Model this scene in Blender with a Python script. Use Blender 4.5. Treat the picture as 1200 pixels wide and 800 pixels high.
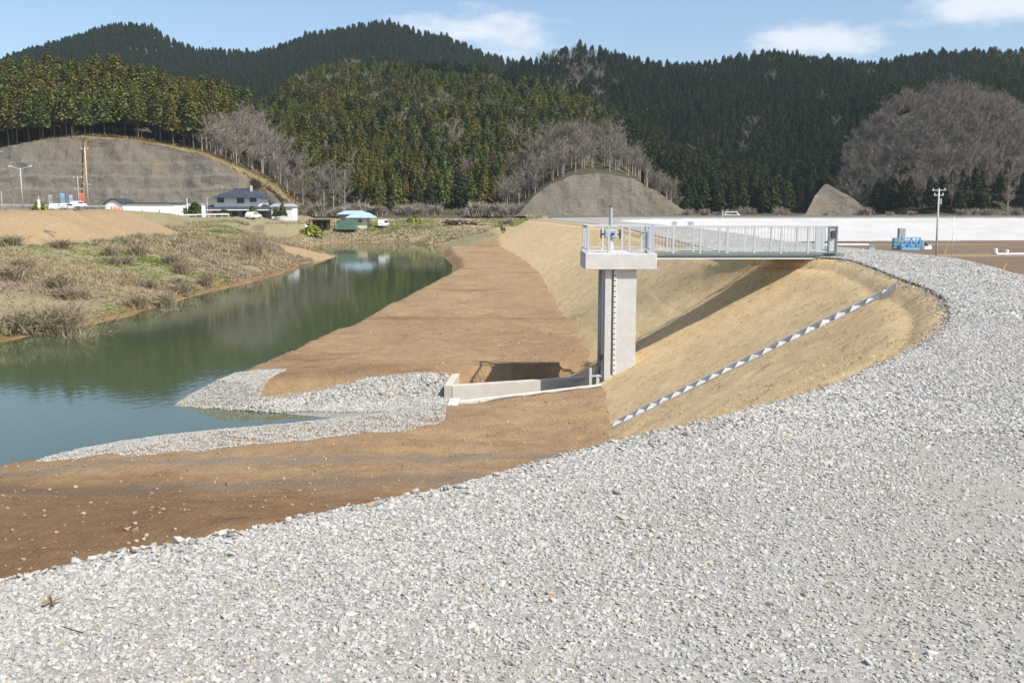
import bpy, math, random
import numpy as np
from mathutils import Vector, Matrix
random.seed(7); RNG = np.random.default_rng(7)
S = bpy.context.scene; C = S.collection
for o in list(bpy.data.objects): bpy.data.objects.remove(o)
PI = math.pi

# ------------------------------------------------------------------ camera
EYE = 1.75; FPX = 1100.0; PITCH = math.atan(154/1100)
cd = bpy.data.cameras.new('camera'); cam = bpy.data.objects.new('camera', cd); C.objects.link(cam)
cd.sensor_width = 36; cd.lens = 36*FPX/1200; cd.clip_end = 9000; cd.clip_start = .05
cam.location = (0, 0, EYE); cam.rotation_euler = (PI/2-PITCH, 0, 0); S.camera = cam
# ------------------------------------------------------------------ light
LX, LY = -.70, .54                      # horizontal travel of the light per metre of drop
SUN_EL = math.atan(1/math.hypot(LX, LY)); SUN_AZ = math.atan2(-LX, -LY)
sd = bpy.data.lights.new('sun', 'SUN'); sd.energy = 4.8; sd.angle = math.radians(.53); sd.color = (1, .955, .885)
so = bpy.data.objects.new('sun', sd); C.objects.link(so)
so.rotation_euler = Vector((LX, LY, -1)).to_track_quat('-Z', 'Y').to_euler()
W = bpy.data.worlds.new('World'); S.world = W; W.use_nodes = True
nt = W.node_tree; N = nt.nodes; L = nt.links; N.clear()
wo = N.new('ShaderNodeOutputWorld'); bg = N.new('ShaderNodeBackground'); bg.inputs[1].default_value = .128
sk = N.new('ShaderNodeTexSky'); sk.sky_type = 'NISHITA'; sk.sun_disc = False
sk.sun_elevation = SUN_EL; sk.sun_rotation = SUN_AZ; sk.altitude = 100; sk.air_density = 1.0; sk.dust_density = 1.3; sk.ozone_density = 2.5
# cumulus spread over the whole sky: soft lobes plus fractal noise on the view direction
tc = N.new('ShaderNodeTexCoord')
def wmath(op, a, b=None, c=None):
    n = N.new('ShaderNodeMath'); n.operation = op
    for i, v in enumerate((a, b, c)):
        if v is None: continue
        if isinstance(v, (int, float)): n.inputs[i].default_value = v
        else: L.new(v, n.inputs[i])
    return n.outputs[0]
mp = N.new('ShaderNodeMapping'); mp.inputs['Scale'].default_value = (1, 1, 2.6); L.new(tc.outputs['Generated'], mp.inputs[0])
n1 = N.new('ShaderNodeTexNoise'); n1.inputs['Scale'].default_value = 11; n1.inputs['Detail'].default_value = 7; n1.inputs['Roughness'].default_value = .58
L.new(mp.outputs[0], n1.inputs['Vector'])
sep = N.new('ShaderNodeSeparateXYZ'); L.new(tc.outputs['Generated'], sep.inputs[0])
azi = wmath('ARCTAN2', sep.outputs[0], sep.outputs[1])
def cloud_dir(px, py):
    v = Vector(((px-600)/FPX, 1, -(py-400)/FPX)); v.rotate(Matrix.Rotation(-PITCH, 3, 'X')); v.normalize()
    return math.atan2(v.x, v.y), v.z
tot = None
clist = [(570, 42, .085, .026), (520, 30, .05, .014), (945, 50, .058, .02), (985, 48, .04, .014), (1125, 6, .075, .018), (1210, 0, .09, .02)]
for px, py, wa, wz in clist:
    a0, z0 = cloud_dir(px, py)
    q = wmath('ADD', wmath('POWER', wmath('ABSOLUTE', wmath('DIVIDE', wmath('SUBTRACT', azi, a0), wa)), 2.0),
              wmath('POWER', wmath('ABSOLUTE', wmath('DIVIDE', wmath('SUBTRACT', sep.outputs[2], z0), wz)), 2.0))
    b = wmath('SUBTRACT', 1.0, q)
    tot = b if tot is None else wmath('MAXIMUM', tot, b)
# other clouds elsewhere in the sky
n2 = N.new('ShaderNodeTexNoise'); n2.inputs['Scale'].default_value = 2.3; n2.inputs['Detail'].default_value = 2; L.new(mp.outputs[0], n2.inputs['Vector'])
far = wmath('MULTIPLY', wmath('SUBTRACT', n2.outputs[0], .60), 6.0)
far = wmath('SUBTRACT', far, wmath('MULTIPLY', wmath('LESS_THAN', wmath('ABSOLUTE', azi), .62), 4.0))
tot = wmath('MAXIMUM', tot, far)
cl = wmath('ADD', wmath('MULTIPLY', tot, .34), wmath('MULTIPLY', wmath('SUBTRACT', n1.outputs[0], .5), 2.3))
mr = N.new('ShaderNodeMapRange'); mr.interpolation_type = 'SMOOTHSTEP'
mr.inputs[1].default_value = -.12; mr.inputs[2].default_value = .62; mr.inputs[4].default_value = .86; L.new(cl, mr.inputs[0])
mx = N.new('ShaderNodeMixRGB'); L.new(mr.outputs[0], mx.inputs[0]); L.new(sk.outputs[0], mx.inputs[1]); mx.inputs[2].default_value = (5.6, 5.8, 6.2, 1)
L.new(mx.outputs[0], bg.inputs[0]); L.new(bg.outputs[0], wo.inputs[0])
S.render.engine = 'CYCLES'; S.view_settings.view_transform = 'Standard'; S.view_settings.look = 'None'
S.view_settings.exposure = .42; S.view_settings.gamma = 1
S.cycles.max_bounces = 6; S.cycles.diffuse_bounces = 3; S.cycles.glossy_bounces = 3; S.cycles.transparent_max_bounces = 8

# ------------------------------------------------------------------ measuring helpers
def ray(px, py):
    v = np.array([(px-600)/FPX, 1.0, -(py-400)/FPX]); c, s = math.cos(PITCH), math.sin(PITCH)
    return np.array([v[0], v[1]*c+v[2]*s, -v[1]*s+v[2]*c])
def P(px, py, z):                       # where the sight line meets height z
    r = ray(px, py); t = (z-EYE)/r[2]; return (r[0]*t, r[1]*t)
def Q(px, py, Y):                       # where it meets the vertical plane at distance Y
    r = ray(px, py); t = Y/r[1]; return (r[0]*t, EYE+r[2]*t)
# ------------------------------------------------------------------ object helpers
def tag(o, label=None, cat=None, group=None, kind=None):
    if label: o['label'] = label
    if cat: o['category'] = cat
    if group: o['group'] = group
    if kind: o['kind'] = kind
    return o
def empty(name, loc=(0, 0, 0), rz=0):
    o = bpy.data.objects.new(name, None); C.objects.link(o); o.location = loc; o.rotation_euler = (0, 0, rz); o.empty_display_size = .2
    return o
def link(name, me, parent=None):
    o = bpy.data.objects.new(name, me); C.objects.link(o)
    if parent: o.parent = parent
    return o
def mesh(name, V, F, m, parent=None, smooth=False):
    me = bpy.data.meshes.new(name)
    if isinstance(V, np.ndarray): V = V.tolist()
    if isinstance(F, np.ndarray): F = F.tolist()
    me.from_pydata(V, [], F); me.materials.append(m)
    if smooth: me.polygons.foreach_set('use_smooth', [True]*len(me.polygons))
    me.update(); return link(name, me, parent)
class MB:
    def __init__(s): s.v = []; s.f = []
    def box(s, x0, x1, y0, y1, z0, z1):
        b = len(s.v); s.v += [(x, y, z) for z in (z0, z1) for x, y in ((x0, y0), (x1, y0), (x1, y1), (x0, y1))]
        s.f += [(b+3, b+2, b+1, b), (b+4, b+5, b+6, b+7)]+[(b+i, b+(i+1) % 4, b+4+(i+1) % 4, b+4+i) for i in range(4)]; return s
    def hexa(s, p):                     # 4 bottom then 4 top points
        b = len(s.v); s.v += [tuple(q) for q in p]
        s.f += [(b+3, b+2, b+1, b), (b+4, b+5, b+6, b+7)]+[(b+i, b+(i+1) % 4, b+4+(i+1) % 4, b+4+i) for i in range(4)]; return s
    def bar(s, a, c, w, h=None):
        a = Vector(a); c = Vector(c); d = (c-a).normalized(); h = h or w
        up = Vector((0, 0, 1)) if abs(d.z) < .95 else Vector((0, 1, 0))
        x = d.cross(up).normalized()*w/2; y = x.cross(d).normalized()*h/2
        return s.hexa([a-x-y, a+x-y, a+x+y, a-x+y, c-x-y, c+x-y, c+x+y, c-x+y])
    def tube(s, a, c, r0, r1=None, n=8):
        a = Vector(a); c = Vector(c); r1 = r0 if r1 is None else r1; d = (c-a).normalized()
        up = Vector((0, 0, 1)) if abs(d.z) < .95 else Vector((0, 1, 0)); x = d.cross(up).normalized(); y = x.cross(d)
        b = len(s.v)
        for p, r in ((a, r0), (c, r1)):
            for i in range(n):
                t = 2*PI*i/n; s.v.append(tuple(p+x*r*math.cos(t)+y*r*math.sin(t)))
        s.f += [(b+i, b+(i+1) % n, b+n+(i+1) % n, b+n+i) for i in range(n)]+[tuple(b+i for i in range(n))[::-1], tuple(b+n+i for i in range(n))]
        return s
    def ring(s, c, ax, R, r, n=14, k=6):
        c = Vector(c); ax = Vector(ax).normalized(); up = Vector((0, 0, 1)) if abs(ax.z) < .9 else Vector((0, 1, 0))
        x = ax.cross(up).normalized(); y = ax.cross(x); b = len(s.v)
        for i in range(n):
            t = 2*PI*i/n; e = x*math.cos(t)+y*math.sin(t)
            for j in range(k):
                u = 2*PI*j/k; s.v.append(tuple(c+e*(R+r*math.cos(u))+ax*r*math.sin(u)))
        for i in range(n):
            for j in range(k):
                s.f.append((b+i*k+j, b+((i+1) % n)*k+j, b+((i+1) % n)*k+(j+1) % k, b+i*k+(j+1) % k))
        return s
    def prism(s, pts, y0, y1):          # outline in XZ pulled along Y
        b = len(s.v); n = len(pts); s.v += [(x, y0, z) for x, z in pts]+[(x, y1, z) for x, z in pts]
        s.f += [tuple(b+i for i in range(n)), tuple(b+n+i for i in range(n))[::-1]]+[(b+(i+1) % n, b+i, b+n+i, b+n+(i+1) % n) for i in range(n)]
        return s
    def hip(s, x0, x1, y0, y1, z0, z1, rx, ry=0):   # hipped roof, ridge along X inset by rx
        b = len(s.v); ym = (y0+y1)/2
        s.v += [(x0, y0, z0), (x1, y0, z0), (x1, y1, z0), (x0, y1, z0), (x0+rx, ym-ry, z1), (x1-rx, ym-ry, z1), (x1-rx, ym+ry, z1), (x0+rx, ym+ry, z1)]
        s.f += [(b+3, b+2, b+1, b), (b+4, b+5, b+6, b+7)]+[(b+i, b+(i+1) % 4, b+4+(i+1) % 4, b+4+i) for i in range(4)]; return s
    def build(s, name, m, parent=None, smooth=False, bevel=0):
        o = mesh(name, s.v, s.f, m, parent, smooth)
        if bevel:
            bv = o.modifiers.new('bevel', 'BEVEL'); bv.width = bevel; bv.segments = 2; bv.limit_method = 'ANGLE'
        return o
def copy_thing(t, loc=None, rz=None, label=None, scale=None):
    r = t.copy(); C.objects.link(r)
    if loc is not None: r.location = loc
    if rz is not None: r.rotation_euler = (0, 0, rz)
    if label: r['label'] = label
    if scale is not None: r.scale = scale
    for ch in t.children:
        c = ch.copy(); C.objects.link(c); c.parent = r
        for g in ch.children:
            d = g.copy(); C.objects.link(d); d.parent = c
    return r
# ------------------------------------------------------------------ numpy noise
_perm = np.random.default_rng(3).random(65536)
def vnoise(x, y, seed=0):
    xi = np.floor(x).astype(np.int64); yi = np.floor(y).astype(np.int64); fx = x-xi; fy = y-yi
    fx = fx*fx*(3-2*fx); fy = fy*fy*(3-2*fy)
    h = lambda a, b: _perm[((a*73856093) ^ (b*19349663) ^ (seed*83492791)) & 65535]
    return (h(xi, yi)*(1-fx)+h(xi+1, yi)*fx)*(1-fy)+(h(xi, yi+1)*(1-fx)+h(xi+1, yi+1)*fx)*fy-.5
def fbm(x, y, oct=4, seed=0):
    s = 0; a = 1
    for i in range(oct):
        s = s+a*vnoise(x*2**i+i*17.3, y*2**i-i*9.1, seed+i); a *= .5
    return s
def sstep(a, b, x):
    t = np.clip((x-a)/(b-a), 0, 1); return t*t*(3-2*t)
# ------------------------------------------------------------------ materials
class Mat:
    def __init__(s, name, rough=.85, spec=.3):
        s.m = bpy.data.materials.new(name); s.m.use_nodes = True; s.nt = s.m.node_tree; s.N = s.nt.nodes; s.L = s.nt.links
        s.b = s.N['Principled BSDF']; s.b.inputs['Roughness'].default_value = rough; s.b.inputs['Specular IOR Level'].default_value = spec
        s.tc = s.N.new('ShaderNodeTexCoord'); s.o = s.tc.outputs['Object']
    def map(s, scale=(1, 1, 1), rot=(0, 0, 0), src=None):
        n = s.N.new('ShaderNodeMapping'); n.inputs['Scale'].default_value = scale; n.inputs['Rotation'].default_value = rot
        s.L.new(src or s.o, n.inputs[0]); return n.outputs[0]
    def noise(s, sc, det=4, rough=.55, vec=None, dist=0):
        n = s.N.new('ShaderNodeTexNoise'); n.inputs['Scale'].default_value = sc; n.inputs['Detail'].default_value = det
        n.inputs['Roughness'].default_value = rough; n.inputs['Distortion'].default_value = dist; s.L.new(vec or s.o, n.inputs['Vector']); return n.outputs[0]
    def vor(s, sc, vec=None, out='Color', feat='F1', rnd=1):
        n = s.N.new('ShaderNodeTexVoronoi'); n.feature = feat; n.inputs['Scale'].default_value = sc; n.inputs['Randomness'].default_value = rnd; s.L.new(vec or s.o, n.inputs['Vector']); return n.outputs[out]
    def ramp(s, f, stops, interp='LINEAR'):
        n = s.N.new('ShaderNodeValToRGB'); n.color_ramp.interpolation = interp; e = n.color_ramp.elements
        while len(e) < len(stops): e.new(.5)
        for i, (p, c) in enumerate(stops):
            e[i].position = p; e[i].color = (*c, 1) if len(c) == 3 else c
        s.L.new(f, n.inputs[0]); return n.outputs[0]
    def mix(s, f, a, b, mode='MIX'):
        n = s.N.new('ShaderNodeMixRGB'); n.blend_type = mode
        for i, v in enumerate((f, a, b)):
            if isinstance(v, (int, float)): n.inputs[i].default_value = v if i == 0 else (v, v, v, 1)
            elif isinstance(v, tuple): n.inputs[i].default_value = (*v, 1)
            else: s.L.new(v, n.inputs[i])
        return n.outputs[0]
    def math(s, op, a, b=0, c=0):
        n = s.N.new('ShaderNodeMath'); n.operation = op
        for i, v in enumerate((a, b, c)):
            if isinstance(v, (int, float)): n.inputs[i].default_value = v
            else: s.L.new(v, n.inputs[i])
        return n.outputs[0]
    def attr(s, nm, out='Fac'):
        n = s.N.new('ShaderNodeAttribute'); n.attribute_name = nm; return n.outputs[out]
    def rnd(s):
        return s.N.new('ShaderNodeObjectInfo').outputs['Random']
    def col(s, c):
        if isinstance(c, tuple): s.b.inputs['Base Color'].default_value = (*c, 1)
        else: s.L.new(c, s.b.inputs['Base Color'])
        return s
    def bump(s, h, st=.5, d=.05):
        n = s.N.new('ShaderNodeBump'); n.inputs['Strength'].default_value = st; n.inputs['Distance'].default_value = d
        s.L.new(h, n.inputs['Height']); s.L.new(n.outputs[0], s.b.inputs['Normal']); return s
def simple(name, c, var=.12, sc=6, rough=.7, spec=.3, metal=0, bump=0):
    M = Mat(name, rough, spec); f = M.noise(sc, 5, .6)
    a = tuple(x*(1-var) for x in c); b = tuple(min(1, x*(1+var)) for x in c)
    M.col(M.ramp(f, [(.3, a), (.7, b)])); M.b.inputs['Metallic'].default_value = metal
    if bump: M.bump(f, .4, bump)
    return M.m
# concrete: fine mottling, faint form-panel lines, rain streaks
M = Mat('concrete', .85, .25)
c = M.ramp(M.noise(2.2, 6, .65), [(.3, (.52, .51, .485)), (.7, (.63, .62, .59))])
c = M.mix(M.ramp(M.noise(5, 4, .6, M.map((3, 3, .25))), [(.5, (0, 0, 0)), (.8, (.35, .35, .35))]), c, (.46, .45, .42))
br = M.N.new('ShaderNodeTexBrick'); br.inputs['Scale'].default_value = 1; br.inputs['Brick Width'].default_value = 1.8; br.inputs['Row Height'].default_value = .9
br.inputs['Mortar Size'].default_value = .012; br.offset = 0; M.L.new(M.map(rot=(PI/2, 0, 0)), br.inputs['Vector'])
c = M.mix(M.math('MULTIPLY', br.outputs['Fac'], .28), c, (.36, .35, .33))
sz = M.N.new('ShaderNodeSeparateXYZ'); M.L.new(M.N.new('ShaderNodeNewGeometry').outputs['Position'], sz.inputs[0]); ft = M.math('MULTIPLY', M.ramp(M.math('ADD', M.math('ADD', sz.outputs[2], 5.0), M.math('MULTIPLY', M.noise(2.5, 4), .9)), [(.35, (1, 1, 1)), (.95, (0, 0, 0))]), .45); c = M.mix(ft, c, (.40, .31, .21))
M.col(c); M.bump(M.noise(60, 3), .25, .01); CONC = M.m
M = Mat('weathered_concrete', .9, .2)
c = M.ramp(M.noise(3, 6, .7), [(.3, (.46, .45, .42)), (.7, (.60, .585, .55))]); M.col(c); M.bump(M.noise(40, 4), .3, .01); CONC2 = M.m
GALV = simple('galvanised_steel', (.42, .45, .46), .12, 14, .45, .5, .35)
GALVW = simple('pale_painted_steel', (.50, .52, .515), .06, 10, .4, .5)
BEAMG = simple('grey_beam_paint', (.19, .215, .21), .08, 5, .55)
WHITEP = simple('white_paint', (.80, .80, .78), .04, 4, .5)
DARKM = simple('dark_steel', (.06, .065, .07), .2, 8, .5)
BLUEP = simple('pale_blue_enclosure', (.36, .42, .50), .1, 8, .5)
SKYB = simple('bright_blue_paint', (.16, .42, .66), .12, 3, .5)
BLUEROOF = simple('pale_blue_roof_sheet', (.36, .47, .58), .08, .6, .5)
TILE = Mat('grey_roof_tile', .5, .4); f = TILE.noise(1.4, 4)
TILE.col(TILE.ramp(f, [(.3, (.035, .042, .052)), (.7, (.06, .07, .085))])); wv = TILE.N.new('ShaderNodeTexWave'); wv.inputs['Scale'].default_value = 1.6
TILE.L.new(TILE.o, wv.inputs['Vector']); TILE.bump(wv.outputs[1], .5, .06); TILE = TILE.m
WALLW = simple('white_plaster', (.74, .74, .72), .06, 1, .8)
WALLG = simple('grey_wall', (.30, .29, .28), .12, 1, .8)
WOODD = simple('dark_timber', (.07, .05, .04), .3, 2, .8)
GLASS = simple('window_glass', (.03, .035, .04), .1, 1, .12, .6)
ROOFG = simple('grey_sheet_roof', (.33, .33, .33), .08, 1, .6)
RED = simple('orange_plastic', (.75, .16, .06), .1, 3, .5)
GREENP = simple('green_tarp', (.10, .17, .13), .2, 1, .6)
TYRE = simple('tyre_rubber', (.02, .02, .02), .1, 5, .8)
CONCPOLE = simple('pole_concrete', (.50, .49, .46), .08, 3, .8)
RUST = simple('rusty_streak', (.24, .15, .07), .2, .5, .9)
BARK = simple('cedar_bark', (.17, .13, .10), .25, 3, .95)
PALEBARK = simple('pale_bark', (.33, .29, .25), .25, 2, .95)
def foliage(name, cols, hue=.5):
    M = Mat(name, .8, .15); r = M.rnd()
    c = M.ramp(r, [(i/(len(cols)-1), k) for i, k in enumerate(cols)])
    n = M.noise(.9, 3, .6); c = M.mix(M.ramp(n, [(.35, (0, 0, 0)), (.7, (.55, .55, .55))]), c, M.mix(1.0, c, (1.5, 1.4, 1.05), 'MULTIPLY'))
    gp = M.N.new('ShaderNodeNewGeometry').outputs['Position']; pn = M.noise(.028, 4, .6, gp); c = M.mix(M.ramp(pn, [(.42, (0, 0, 0)), (.62, (.75, .75, .75))]), c, M.mix(1.0, c, (1.2, 1.0, .85), 'MULTIPLY')); pn2 = M.noise(.045, 3, .6, M.map((1, 1, 1), (1, 0, 0), gp)); c = M.mix(M.ramp(pn2, [(.5, (0, 0, 0)), (.68, (.8, .8, .8))]), c, M.mix(1.0, c, (.62, .74, .72), 'MULTIPLY'))
    M.col(c); return M.m
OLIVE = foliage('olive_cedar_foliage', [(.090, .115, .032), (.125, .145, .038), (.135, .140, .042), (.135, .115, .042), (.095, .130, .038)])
DARK_SHADED = foliage('dark_and_cloud_shaded_cedar_foliage', [(.020, .038, .020), (.030, .050, .024), (.040, .056, .024), (.022, .042, .024)])  # dark green; on the far ridge it also paints in cloud shadow
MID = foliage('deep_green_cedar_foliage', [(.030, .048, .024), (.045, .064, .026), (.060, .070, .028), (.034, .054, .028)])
M = Mat('bare_twigs', .95, .1); M.col(M.ramp(M.rnd(), [(0, (.245, .205, .168)), (.5, (.315, .27, .222)), (1, (.28, .24, .185))])); TWIG = M.m
M = Mat('bush_twigs', .95, .1); M.col(M.ramp(M.rnd(), [(0, (.22, .175, .12)), (.5, (.30, .25, .165)), (1, (.26, .22, .14))])); TWIGB = M.m
# crushed stone (colour per stone) and the dusty bed, darkened so gaps read as shade
M = Mat('crushed_stone', .82, .3); r = M.rnd()
c = M.ramp(r, [(0, (.20, .198, .185)), (.12, (.31, .303, .282)), (.4, (.405, .393, .362)), (.65, (.45, .435, .40)), (.84, (.56, .54, .50)), (.94, (.42, .37, .29)), (1, (.34, .25, .17))])
c = M.mix(M.ramp(M.noise(3, 4), [(.35, (0, 0, 0)), (.7, (.4, .4, .4))]), c, (.41, .395, .355)); M.col(c); M.bump(M.noise(9, 3), .3, .3); STONE = M.m
M = Mat('gravel_bed', .9, .2)
v1 = M.vor(34); v2 = M.vor(75); g1 = M.N.new('ShaderNodeRGBToBW'); M.L.new(v1, g1.inputs[0]); g2 = M.N.new('ShaderNodeRGBToBW'); M.L.new(v2, g2.inputs[0])
c = M.mix(.5, M.ramp(g1.outputs[0], [(.1, (.18, .178, .165)), (.5, (.33, .32, .295)), (.9, (.48, .465, .43))]), M.ramp(g2.outputs[0], [(.1, (.17, .165, .15)), (.6, (.30, .29, .27)), (.9, (.45, .44, .41))]))
dust = M.ramp(M.noise(.55, 5, .62), [(.40, (.15, .15, .15)), (.62, (.9, .9, .9))])
c = M.mix(dust, c, M.mix(.7, c, (.30, .268, .205))); M.col(c)
d1 = M.vor(34, out='Distance'); M.bump(M.math('SUBTRACT', 1, d1), .3, .012); GRAV = M.m
def earth(name, ca, cb, cc, bumpd=.04):
    M = Mat(name, .95, .15); a = M.noise(.35, 6, .6); b = M.noise(3.2, 6, .7); d = M.noise(14, 4, .7)
    c = M.ramp(a, [(.3, ca), (.55, cb), (.75, cc)]); c = M.mix(.5, c, M.ramp(b, [(.3, tuple(x*.62 for x in ca)), (.7, tuple(x*1.25 for x in cb))]))
    pb = M.vor(5.5, out='Distance'); c = M.mix(M.ramp(pb, [(.05, (.6, .6, .6)), (.09, (0, 0, 0))]), c, (.52, .46, .36))
    return M, c, b, d
M = Mat('straw_mat', .95, .12)
fib = M.noise(9, 8, .82, M.map((1, 1, 1)), 1.4); big = M.noise(.5, 4, .6); mid = M.noise(2.0, 5, .65, M.map((.8, .8, 2.2)))
c = M.ramp(big, [(.3, (.63, .46, .245)), (.7, (.74, .56, .315))])
c = M.mix(M.ramp(fib, [(.38, (.9, .9, .9)), (.49, (0, 0, 0))]), c, (.33, .225, .105)); spk = M.noise(2.6, 7, .8, M.map((1, 1, 1))); c = M.mix(M.ramp(spk, [(.555, (0, 0, 0)), (.63, (.8, .8, .8))]), c, (.33, .225, .11)); c = M.mix(M.ramp(M.noise(5.5, 6, .8), [(.32, (.8, .8, .8)), (.42, (0, 0, 0))]), c, (.80, .63, .39)); c = M.mix(M.ramp(mid, [(.56, (0, 0, 0)), (.75, (.5, .5, .5))]), c, (.66, .52, .31))
M.col(c); M.bump(M.mix(.5, fib, M.noise(26, 4, .7)), .8, .07); STRAW = M.m
# the ground: soil / pale soil / grass / field / forest floor by attribute
M = Mat('ground_soil', .95, .15)
a = M.noise(.30, 6, .62, M.map((1, .55, 1), (0, 0, .5))); b = M.noise(2.6, 7, .72); d = M.noise(11, 5, .7)
soil = M.ramp(a, [(.30, (.25, .163, .088)), (.5, (.325, .218, .122)), (.72, (.39, .275, .16))])
soil = M.mix(.45, soil, M.ramp(b, [(.3, (.19, .122, .066)), (.52, (.315, .212, .12)), (.72, (.44, .32, .195))]))
pb = M.vor(3.8, out='Distance'); soil = M.mix(M.ramp(pb, [(.04, (.8, .8, .8)), (.075, (0, 0, 0))]), soil, (.42, .35, .26))
pb = M.vor(1.1, out='Distance'); soil = M.mix(M.ramp(pb, [(.03, (.8, .8, .8)), (.05, (0, 0, 0))]), soil, (.42, .36, .27))
yl = M.ramp(M.noise(.45, 4, .6, M.map((1, 1.6, 1), (0, 0, 1))), [(.56, (0, 0, 0)), (.72, (.6, .6, .6))]); soil = M.mix(yl, soil, (.42, .285, .135))
dkp = M.ramp(M.noise(.8, 6, .75, M.map((.5, 1.7, 1), (0, 0, .15))), [(.56, (0, 0, 0)), (.68, (.7, .7, .7))]); soil = M.mix(dkp, soil, M.mix(1.0, soil, (.62, .58, .55), 'MULTIPLY'))
trk = M.attr('track'); soil = M.mix(trk, soil, M.mix(.75, soil, (.23, .185, .14)))
damp = M.attr('damp'); soil = M.mix(damp, soil, M.mix(1.0, soil, (.62, .56, .5), 'MULTIPLY'))
tan = M.ramp(b, [(.3, (.29, .20, .11)), (.7, (.38, .275, .16))]); soil = M.mix(M.attr('tan'), soil, tan)
gr = M.ramp(M.noise(.16, 6, .7), [(.28, (.17, .145, .075)), (.42, (.29, .25, .14)), (.54, (.24, .20, .115)), (.62, (.15, .17, .055)), (.75, (.34, .29, .17))])
gr = M.mix(.5, gr, M.ramp(d, [(.3, (.12, .10, .05)), (.7, (.38, .33, .20))])); soil = M.mix(M.attr('grass'), soil, gr)
fld = M.ramp(M.noise(.08, 5, .6, M.map((1, 6, 1))), [(.3, (.15, .105, .072)), (.7, (.215, .155, .105))]); soil = M.mix(M.attr('field'), soil, fld)
soil = M.mix(M.attr('bed'), soil, M.ramp(d, [(.3, (.20, .20, .17)), (.7, (.42, .41, .36))]))
M.col(soil); M.bump(M.mix(.5, b, d), 1.0, .16); GROUND = M.m
# river
M = Mat('river_water', .05, .5)
M.col(M.ramp(M.noise(.05, 3), [(.3, (.052, .074, .036)), (.7, (.070, .090, .044))])); M.b.inputs['IOR'].default_value = 1.42
M.bump(M.mix(.35, M.noise(3.0, 3, .5, M.map((1, .6, 1))), M.noise(.5, 2)), .10, .05); WATER = M.m
M = Mat('sprayed_cut_slope', .95, .15)
wy = M.noise(.12, 5, .6, M.map((1, 1, .35))); st = M.noise(1.5, 6, .75, M.map((1.2, 1, .9)))
c = M.ramp(wy, [(.3, (.125, .108, .088)), (.55, (.18, .16, .13)), (.75, (.235, .205, .16))]); c = M.mix(.5, c, M.ramp(st, [(.3, (.085, .074, .062)), (.7, (.25, .222, .18))]))
wv = M.N.new('ShaderNodeTexWave'); wv.bands_direction = 'Z'; wv.inputs['Scale'].default_value = .26; wv.inputs['Distortion'].default_value = 1.2; wv.inputs['Detail'].default_value = 3; M.L.new(M.o, wv.inputs['Vector'])
c = M.mix(M.ramp(wv.outputs[1], [(.85, (0, 0, 0)), (.98, (.08, .08, .08))]), c, (.31, .28, .22)); vst = M.noise(.55, 5, .65, M.map((1, 1, .08))); c = M.mix(M.ramp(vst, [(.4, (0, 0, 0)), (.7, (.55, .55, .55))]), c, (.115, .105, .09)); bl = M.noise(.06, 4, .6, M.map((1, 1, 1.4), (0, .3, 0))); c = M.mix(M.ramp(bl, [(.5, (0, 0, 0)), (.68, (.75, .75, .75))]), c, (.185, .145, .095))
pale = M.ramp(M.noise(.22, 6, .75, M.map((1, 1, 2.5))), [(.60, (0, 0, 0)), (.70, (.8, .8, .8))]); c = M.mix(pale, c, (.36, .32, .24))
M.col(c); M.bump(st, .8, .5); CUT = M.m
M = Mat('forest_floor', .95, .1); M.col(M.ramp(M.noise(.05, 5), [(.3, (.055, .052, .03)), (.6, (.085, .073, .045)), (.8, (.12, .098, .062))])); FLOOR = M.m
M = Mat('dry_grass_slope', .95, .1); M.col(M.ramp(M.noise(.2, 6, .7), [(.3, (.15, .115, .055)), (.7, (.24, .19, .095))])); DRYG = M.m
M = Mat('blade_mat', .9, .15); M.col(M.attr('tint', 'Color')); BLADE = M.m
M = Mat('white_slope', .85, .2); c = M.ramp(M.noise(.4, 6, .7, M.map((.3, 1, 2))), [(.3, (.37, .365, .36)), (.7, (.45, .445, .435))]); M.col(c); M.bump(M.noise(6, 4), .3, .03); WSLOPE = M.m

# ------------------------------------------------------------------ the levee line
def dens(pts, step=.5):
    pts = np.array(pts, float); out = []
    n = len(pts)
    for i in range(n-1):
        p0 = pts[max(i-1, 0)]; p1 = pts[i]; p2 = pts[i+1]; p3 = pts[min(i+2, n-1)]
        k = max(1, int(np.linalg.norm(p2-p1)/step)); t0 = 0
        # centripetal-ish: plain Catmull-Rom with clamped tangents
        m1 = (p2-p0)/2; m2 = (p3-p1)/2; L_ = np.linalg.norm(p2-p1)
        for m in (m1, m2):
            l = np.linalg.norm(m)
            if l > L_: m *= L_/l
        for j in range(k):
            t = j/k; out.append((2*t**3-3*t*t+1)*p1+(t**3-2*t*t+t)*m1+(-2*t**3+3*t*t)*p2+(t**3-t*t)*m2)
    out.append(pts[-1]); return np.array(out)
crest_px = [(0, 681), (83, 660), (154, 646), (208, 635), (292, 619), (400, 594), (500, 575), (600, 549), (700, 522), (825, 492), (950, 460), (1025, 430), (1090, 398), (1113, 373), (1109, 352), (1086, 337), (1053, 325), (1020, 312), (988, 303), (925, 300), (862, 296), (832, 291), (782, 279), (742, 269.5), (715, 264), (668, 260), (645, 257.8), (622, 256.3)]
Rp = [(-30, -7), (-14, -2.2), (-6, 1.9)]+[P(x, y, 0) for x, y in crest_px]
Rn = len(Rp)
end = Rp[-1]
Rp += [(end[0]+6, end[1]+18), (28, 232), (60, 234), (150, 236), (420, 238)]
R = dens(Rp, .4)
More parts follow.
